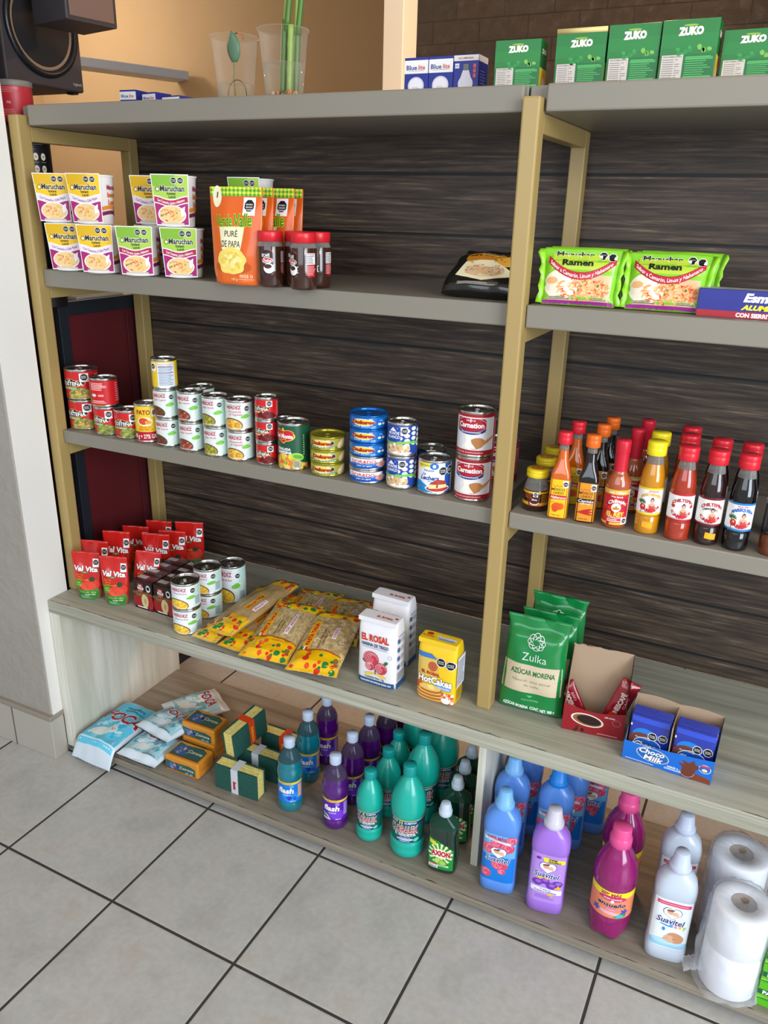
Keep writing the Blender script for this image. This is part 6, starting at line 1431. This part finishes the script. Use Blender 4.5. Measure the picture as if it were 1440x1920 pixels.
# ================================================================== PLACING: sauces
S = Z3+.0003
G = 'sauce bottles on the right-hand middle shelf'
put('mole', 1.217, .141, S, 'yellow-lidded brown jar at the front beside the post', G, .25)
put('mole', 1.212, .222, S, 'yellow-lidded brown jar second back', G, .1); put('mole', 1.208, .300, S, 'yellow-lidded brown jar at the very back', G, .2)
put('hab', 1.266, .122, S, 'orange sauce bottle with a red cap and yellow label, front row', G, .12)
put('hab', 1.270, .210, S, 'orange sauce bottle with a red cap behind the front yellow-label one', G, .1)
put('capitan', 1.316, .127, S, 'black sauce bottle with an orange cap and amber label, front row', G, .12)
put('capitan', 1.317, .213, S, 'orange-capped black sauce bottle in the second row', G, .1); put('capitan', 1.322, .275, S, 'orange-capped black sauce bottle at the back', G, .1)
put('rey', 1.369, .127, S, 'sauce bottle with a long red neck seal and red label, front row', G, .2)
put('rey', 1.379, .222, S, 'long-necked red-sealed sauce bottle in the second row', G, .1); put('rey', 1.385, .300, S, 'long-necked red-sealed sauce bottle at the back', G, .1)
put('yellow_s', 1.426, .128, S, 'amber sauce bottle with a yellow cap and orange price sticker', G, .2)
put('yellow_s', 1.423, .194, S, 'yellow-capped sauce bottle behind the amber front one', G, .1)
put('red', 1.479, .123, S, 'red sauce bottle with a white label, front row', G, .2)
put('red', 1.472, .205, S, 'red-capped sauce bottle in the second row behind the red front one', G, .1); put('red', 1.468, .265, S, 'red-capped sauce bottle at the back behind the red ones', G, .1)
put('tam', 1.527, .126, S, 'dark brown sauce bottle with an orange price sticker', G, .15)
put('tam', 1.526, .203, S, 'red-capped dark bottle behind the brown stickered one', G, .1)
put('mar', 1.575, .124, S, 'black sauce bottle with a blue-edged white label', G, .2)
put('mar', 1.576, .200, S, 'red-capped black bottle behind the blue-edged one', G, .1)
put('choc', 1.633, .128, S, 'brown sauce bottle with a black label at the right edge of the photo', G, .2)
put('choc', 1.640, .215, S, 'red-capped brown bottle behind the one at the photo edge', G, .1)

# ================================================================== PLACING: bench top
S = ZC+.0004
G = 'red tomato pouches on the bench top'
put('tomato', .083, .066, S, 'red-and-green pouch at the front left corner of the bench', G, 0.35, s=(1, 1, .93))
put('tomato', .170, .074, S, 'red-and-green pouch at the front, second from the left', G, 0.37, s=(.95, 1, .95))
put('tomato', .203, .136, S, 'red pouch leaning crookedly behind the second front one', G, 0.60, ry=.16, rx=-.05, s=(.85, 1, .92))
put('tomato', .062, .120, S, 'red pouch peeking over the front left one', G, 0.30, s=(1, 1, .98))
put('tomato', .085, .176, S, 'red pouch with its black octagon above the two front pouches', G, 0.35, s=(1, 1, 1.06))
put('tomato', .072, .262, S, 'red pouch far back beside the left frame rail', G, 0.35)
put('tomato', .100, .325, S, 'rearmost red pouch at the left, against the back post', G, 0.35)
put('tomato', .166, .236, S, 'red pouch standing behind the little dark juice cartons', G, 0.35, s=(1.02, 1, .97))
put('tomato', .182, .284, S, 'red pouch second from the right in the back group', G, 0.37)
put('tomato', .196, .340, S, 'rearmost red pouch at the right, against the plank panel', G, 0.40, s=(1.05, 1, 1))
G = 'dark apple juice cartons on the bench top'
for c, (cx, nm) in enumerate(((.2525, 'left'), (.3165, 'right'))):
    for r_ in range(4):
        put('juice', cx+.001-.0015*r_, .080+.0400*r_, S, 'small dark apple carton, %s column, %s row' % (nm, ('front', 'second', 'third', 'back')[r_]), G, -.03)
G = 'yellow-ended pasta bags on the bench top'
L = -pi/2
put('spag', .497, .008, S+.016, 'spaghetti bag lying at the left, flat on the bench', G, .02, rx=L)
put('spag', .576, .004, S+.016, 'spaghetti bag lying on the bench under the top spaghetti bag', G, .02, rx=L)
put('spag', .545, .006, S+.0475, 'spaghetti bag lying on top of the two others', G, .0, rx=L)
put('fideo', .664, .135, S+.0185, 'thin-noodle bag mostly hidden under the front thin-noodle bag', G, .20, rx=L, s=(.95, .8, .85))
put('fideo', .672, -.006, S+.0190, 'thin-noodle bag at the front between the spaghetti and the elbow pasta', G, .14, rx=L+.16)
put('elbow', .772, .130, S+.0200, 'elbow-pasta bag lying behind the front one', G, .22, rx=L, s=(1, .8, 1))
put('elbow', .797, -.006, S+.0210, 'elbow-pasta bag at the front beside the white flour bag', G, .20, rx=L+.15)
G = 'white flour bags on the bench top'
put('flour', .930, .0735, S, 'white flour bag with red roses standing at the front', G, -.02)
put('flour', .913, .1720, S, 'white flour bag behind the front one', G, -.05, s=(1.02, 1, 1.02))
put('hotcakes', 1.066, .0785, S, 'yellow pancake-mix bag beside the middle post', None, -.03)
G = 'green sugar bags on the bench top'
put('sugar', 1.253, .118, S, 'green sugar bag at the front right of the middle post', G, .05, rx=-.07, s=(1.07, 1.05, 1.03))
put('sugar', 1.262, .180, S, 'green sugar bag second from the front', G, .04, rx=-.06, s=(1, 1, .97))
put('sugar', 1.264, .240, S, 'rearmost green sugar bag', G, .0, rx=-.07, s=(1, 1, 1.02))
nb = put('nesbox', 1.387, .096, S, 'open brown-lined dark red display box showing a cup of coffee', None, .11)
put('sachet_n', 1.408, .128, S+.004, 'large dark red sachet leaning to the right in the coffee display box', 'sachets in the coffee box', .15, ry=.36, rx=-.18)
put('sachet_n', 1.352, .135, S+.004, 'dark red sachet slumped low in the left of the coffee display box', 'sachets in the coffee box', .2, ry=-.5, rx=-.2, s=(1, 1, .72))
put('chocobox', 1.534, .049, S, 'open bright blue display box packed with chocolate sachets', None, -.04)
G = 'dark blue chocolate sachets in the display box'
for side, cx in ((0, -.0395), (1, .0405)):
    for k in range(8):
        dx, dy = cx+.0004*(k % 3), .012+.0046*k+(0 if side == 0 else .001)
        ca, sa = cos(-.04), sin(-.04)
        put('sachet_c', 1.534+dx*ca-dy*sa, .049+dx*sa+dy*ca, S+.0014, ('front' if k == 0 else '%s' % ('', 'second', 'third', 'fourth', 'fifth', 'sixth', 'seventh', 'rearmost')[k])+' blue chocolate sachet in the %s half of the blue display box' % ('left', 'right')[side], G, -.04, rx=-.07, s=(1, 1, .98+.012*(k > 1)))
# ================================================================== PLACING: bottom shelf
S = ZB+.0004
G = 'pale blue detergent bags on the bottom shelf'
put('foca_big', .112, -.037, S+.0235, 'large blue detergent bag with its front corner hanging over the shelf edge', G, -.02, rx=L)
put('foca', .252, -.006, S+.0215, 'small blue detergent bag lying at the front edge under another', G, .0, rx=L)
put('foca', .250, .062, S+.062, 'small blue detergent bag lying on top of the front small one', G, -.16, rx=L-.06)
put('foca', .198, .190, S+.0225, 'small blue detergent bag lying farthest back on the shelf', G, -.55, rx=L, s=(1.0, 1, 1.32))
G = 'orange laundry soap bars on the bottom shelf'
put('soap', .378, .030, S, 'orange soap bar at the front, single', G, .02)
put('soap', .366, .114, S, 'orange soap bar underneath the rear top one', G, -.02)
put('soap', .368, .114, S+.0465, 'orange soap bar on top of the rear pair', G, .01)
G = 'yellow-and-green scouring sponges on the bottom shelf'
put('sponge_w', .549, .034, S, 'sponge with a white band at the front of the shelf', G, .03)
put('sponge_w', .558, .112, S, 'sponge with a white band behind the blue cleaner bottle', G, .0)
put('sponge_r', .575, .200, S, 'sponge with a red band standing farthest back', G, .0)
put('sponge_r', .527, .140, S+.0735, 'sponge with a red band perched crosswise on top of the others', G, pi/2-.12, ry=-.10)
G = 'floor-cleaner bottles on the bottom shelf'
put('flash_b', .691, .067, S, 'blue-green cleaner bottle at the front beside the sponges', G, .22, s=(1, 1, 1.06))
put('flash_b', .675, .180, S, 'blue-green cleaner bottle behind the front one', G, .3, s=(1, 1, 1.06))
for x, y, lb in ((.820, .066, 'purple cleaner bottle at the front of the purple group'), (.684, .262, 'purple cleaner bottle at the back left, behind the blue-green pair'), (.816, .158, 'purple cleaner bottle second in the purple file'), (.822, .238, 'purple cleaner bottle third in the purple file'), (.838, .308, 'purple cleaner bottle at the back, its cap hidden by the bench'), (.850, .388, 'purple cleaner bottle farthest back beside the turquoise ones')):
    put('flash_p', x, y, S, lb, G, .2, s=(1, 1, 1.05))
G = 'turquoise bleach bottles on the bottom shelf'
put('bleach_s', .911, .070, S, 'small turquoise bleach bottle in the front row', G, .18, s=(1, 1, 1.045)); put('bleach_s', .914, .160, S, 'small turquoise bleach bottle second back', G, .2, s=(1, 1, 1.045)); put('bleach_s', .908, .232, S, 'small turquoise bleach bottle third back', G, .2, s=(1, 1, 1.045))
put('bleach_l', 1.010, .071, S, 'large turquoise bleach bottle in the front row', G, .18, s=(1, 1, 1.045)); put('bleach_l', .994, .190, S, 'large turquoise bleach bottle behind the large front one', G, .3, s=(1, 1, 1.045)); put('bleach_l', .925, .318, S, 'large turquoise bleach bottle farthest back at the left', G, .3, s=(1, 1, 1.045)); put('bleach_l', 1.010, .278, S, 'large turquoise bleach bottle farthest back by the divider', G, .2, s=(1, 1, 1.045))
G = 'dark green dish-soap bottles on the bottom shelf'
for y, lb in ((.056, 'dark green dish-soap bottle at the front, its lime label in full view'), (.150, 'dark green dish-soap bottle second in its file'), (.210, 'dark green dish-soap bottle third in its file'), (.272, 'dark green dish-soap bottle last in its file')):
    put('axion', 1.105-.08*(y-.06), y, S, lb, G, .12 if y < .1 else .3, s=(1.06, 1.06, 1.08))
G = 'fabric-softener bottles on the bottom shelf'
put('soft_b', 1.234, .066, S, 'light blue softener bottle at the front beside the divider', G, .12, s=(1.02, 1.02, 1.06)); put('soft_b', 1.219, .180, S, 'light blue softener bottle second back beside the divider', G, .12, s=(1.02, 1.02, 1.06)); put('soft_b', 1.228, .262, S, 'light blue softener bottle third back beside the divider', G, .12, s=(1.02, 1.02, 1.06))
put('soft_l', 1.342, .060, S, 'lilac softener bottle with a white cap', G, .15, s=(1.02, 1.02, 1.06)); put('soft_b2', 1.318, .190, S, 'blue softener bottle with a bright blue cap behind the lilac one', G, .1, s=(1.02, 1.02, 1.06)); put('soft_b', 1.335, .264, S, 'blue softener bottle behind the bright-capped one', G, .1, s=(1.02, 1.02, 1.06)); put('soft_b', 1.372, .340, S, 'blue softener bottle farthest back near the pink one', G, .1, s=(1.02, 1.02, 1.06))
put('ensueno', 1.476, .066, S, 'magenta softener bottle with a pink cap, front', G, .15, s=(1.03, 1.03, 1.06)); put('ensueno', 1.472, .178, S, 'magenta softener bottle behind the front one', G, .2, s=(1.03, 1.03, 1.06))
put('soft_y', 1.592, .058, S, 'white baby softener bottle at the front', G, .12, s=(1.02, 1.02, 1.06)); put('soft_y', 1.588, .170, S, 'white baby softener bottle behind the front one', G, .12, s=(1.02, 1.02, 1.06))
G = 'toilet rolls in clear plastic on the bottom shelf'
put('rolls_f', 1.712, .048, S, 'pair of toilet rolls in a clear bag at the front edge', G, .35); put('rolls_b', 1.700, .182, S, 'pair of toilet rolls in a clear bag behind the front pair', G, .3)
G = 'green bath-soap boxes stacked on the bottom shelf'
for k, nm in enumerate(('bottom', 'second', 'third', 'top')):
    put('soapbox', 1.812+.001*(k % 2), .016, S+k*.0438, '%s green soap box of the stack at the right photo edge' % nm, G, -.02)
# ================================================================== PLACING: cups and plants on the top shelf
S = ZT+.0004
put('pcup_c', .532, .172, S, 'clear plastic cup holding a single leaf cutting', 'clear cups on the top shelf')
put('cutting', .538, .170, S+.0025, 'small green leaf cutting with a dry brown tip, in the left cup')
put('pcup_b', .645, .172, S, 'clear plastic cup with pebbles holding the bamboo', 'clear cups on the top shelf', s=(1.04, 1.04, 1.05))
put('bamboo', .655, .170, S+.003, 'green bamboo stalks rising out of the right clear cup')
# ================================================================== the things beyond the left end of the shelves
nv = M('1b2027', .5); rp = M('57141a', .5)
cb = thing('metal_cabinet'); tag(cb, 'dark red metal cabinet with a navy frame behind the left end of the shelves', 'cabinet')
MB().box(-.56, -.030, .165, .575, .01, 1.196, M('3e1014', .55)).build('body', cb, bevel=.002)
for y0, y1 in ((.165, .195), (.548, .578)): MB().box(-.035, -.018, y0, y1, 0, 1.216, nv).build('frame_post', cb, bevel=.0015)
MB().box(-.034, -.020, .195, .548, 1.172, 1.206, nv).build('frame_rail', cb, bevel=.0015); MB().box(-.034, -.020, .195, .548, .0, .030, nv).build('frame_rail', cb, bevel=.0015)
MB().box(-.031, -.026, .195, .400, .03, 1.172, rp).build('door_panel', cb); MB().box(-.031, -.024, .402, .548, .03, 1.172, M('4f1a22', .5)).build('side_strip', cb, bevel=.001)
tr = MB().box(-.40, -.05, .26, .50, 1.197, 1.212, M('d8cdb8', .6)).build('flat_tray', bevel=.003); tag(tr, 'flat cream tray lying on top of the dark red cabinet', 'tray')
kn = thing('black_canister'); kn.location = (-.058, .175, 1.1965); tag(kn, 'tall black canister with round white pictograms standing on the red cabinet', 'canister')
MB().lathe([(.0001, 0), (.044, 0), (.045, .002), (.045, .405), (.044, .407), (.0001, .407)], M('141013', .45), 40, cap=False).build('body', kn)
d = D(cylF(.045), .004)
for j in range(2):
    for i in range(5):
        u, v = -.004+.0175*i, .312+.026*j; d.ell(u, v, .0058, .0080, P('e6dac4'), 1, n=16); d.ell(u, v, .0016, .0028, P('8a8070'), 2, .4*i); d.rect(u-.006, u+.006, v-.0125, v-.0112, P('8a8078'), 1)
d.lines(-.008, .07, .352, .395, 9, P('6f6668'), 1, 2, .3); d.build('pictograms', kn)
rc = thing('red_tin'); rc.location = (-.060, .150, 1.6040); tag(rc, 'red tin with a grey lid at the upper left, under the loudspeaker', 'tin')
MB().lathe([(.0001, 0), (.039, 0), (.040, .002), (.040, .074)], M('b32a34', .4), 40, cap=False).build('body', rc); MB().lathe([(.0408, .072), (.0415, .073), (.0415, .083), (.040, .0845), (.0001, .0845)], M('7d7873', .5), 40, cap=False).build('lid', rc)
d = D(cylF(.040), .004); d.lines(.0, .045, .058, .070, 4, P('d88a88'), 1, 2, .3); d.text('na', .022, .040, .007, P('e6b0aa'), 1, shear=.1); d.lines(.0, .045, .012, .026, 4, P('d88a88'), 1, 5, .3); d.build('printing', rc)
# loudspeakers
dk = M('3a3436', .55); sp = thing('subwoofer'); tag(sp, 'black subwoofer with a large round driver at the top left, above the red tin', 'loudspeaker')
sx, y0, y1, z0, z1 = -.060, .137, .365, 1.6895, 1.925
MB().box(sx-.20, sx, y0, y1, z0, z1, dk).build('cabinet', sp, bevel=.004)
def xring(rp_, m, cy, cz, x0, name, parent):
    b = MB(); n = 48; vs = [(x0+dx, cy+r*cos(2*pi*i/n), cz+r*sin(2*pi*i/n)) for r, dx in rp_ for i in range(n)]
    b.add(vs, [(k*n+i, k*n+(i+1) % n, (k+1)*n+(i+1) % n, (k+1)*n+i) for k in range(len(rp_)-1) for i in range(n)], m); return b.build(name, parent)
cy, cz = .252, 1.812
xring([(.104, .0), (.103, .006), (.096, .009), (.090, .006), (.088, .001)], M('17171b', .3), cy, cz, sx, 'rubber_surround', sp)
xring([(.088, .001), (.084, .003), (.081, .001)], M('8a6f5a', .4), cy, cz, sx, 'trim_ring', sp)
xring([(.081, .001), (.04, .0006), (.0005, .0004)], M('1a1617', .7), cy, cz, sx, 'driver_cone', sp)
for yy in (y0+.02, y1-.02): MB().box(sx-.03, sx-.008, yy-.008, yy+.008, z0-.0045, z0, M('101012', .8)).build('foot', sp)
d = D(lambda u, v, dd: (sx+dd, u, v), 1); d.text('logitech', .345, 1.7065, .0062, P('b8b0ae'), 1, w=.026, bold=.01); d.build('nameplate', sp)
st = thing('satellite_speaker'); st.location = (.066, .232, 1.800); st.rotation_euler = (0, 0, -.22); tag(st, 'small dark loudspeaker hanging in front of the subwoofer at the top left', 'loudspeaker')
MB().box(-.066, .066, -.062, .062, 0, .17, M('2e2a2e', .5)).build('cabinet', st, bevel=.003); MB().box(.064, .0685, -.054, .054, .008, .162, M('6a5248', .6)).build('grille', st, bevel=.002)
MB().box(-.018, .018, -.018, .018, .168, .948, M('2a2a2c', .5)).build('ceiling_bracket', st)
struct('ceiling', MB().box(-3.2, 4.6, -1.6, 3.15, 2.75, 2.85, M('dcd6ca', .8)))
# white shelf slab on the far wall
s_ = thing('wall_shelf'); tag(s_, 'white slab shelf fixed to the far cream wall, seen from below', 'shelf')
s_.location = (-2.06, 2.40, 2.171); s_.rotation_euler = (0, 0, -.392)
MB().box(-.16, 0, -.35, .63, -.048, .0, M('c8ccd2', .5)).build('slab', s_, bevel=.006)
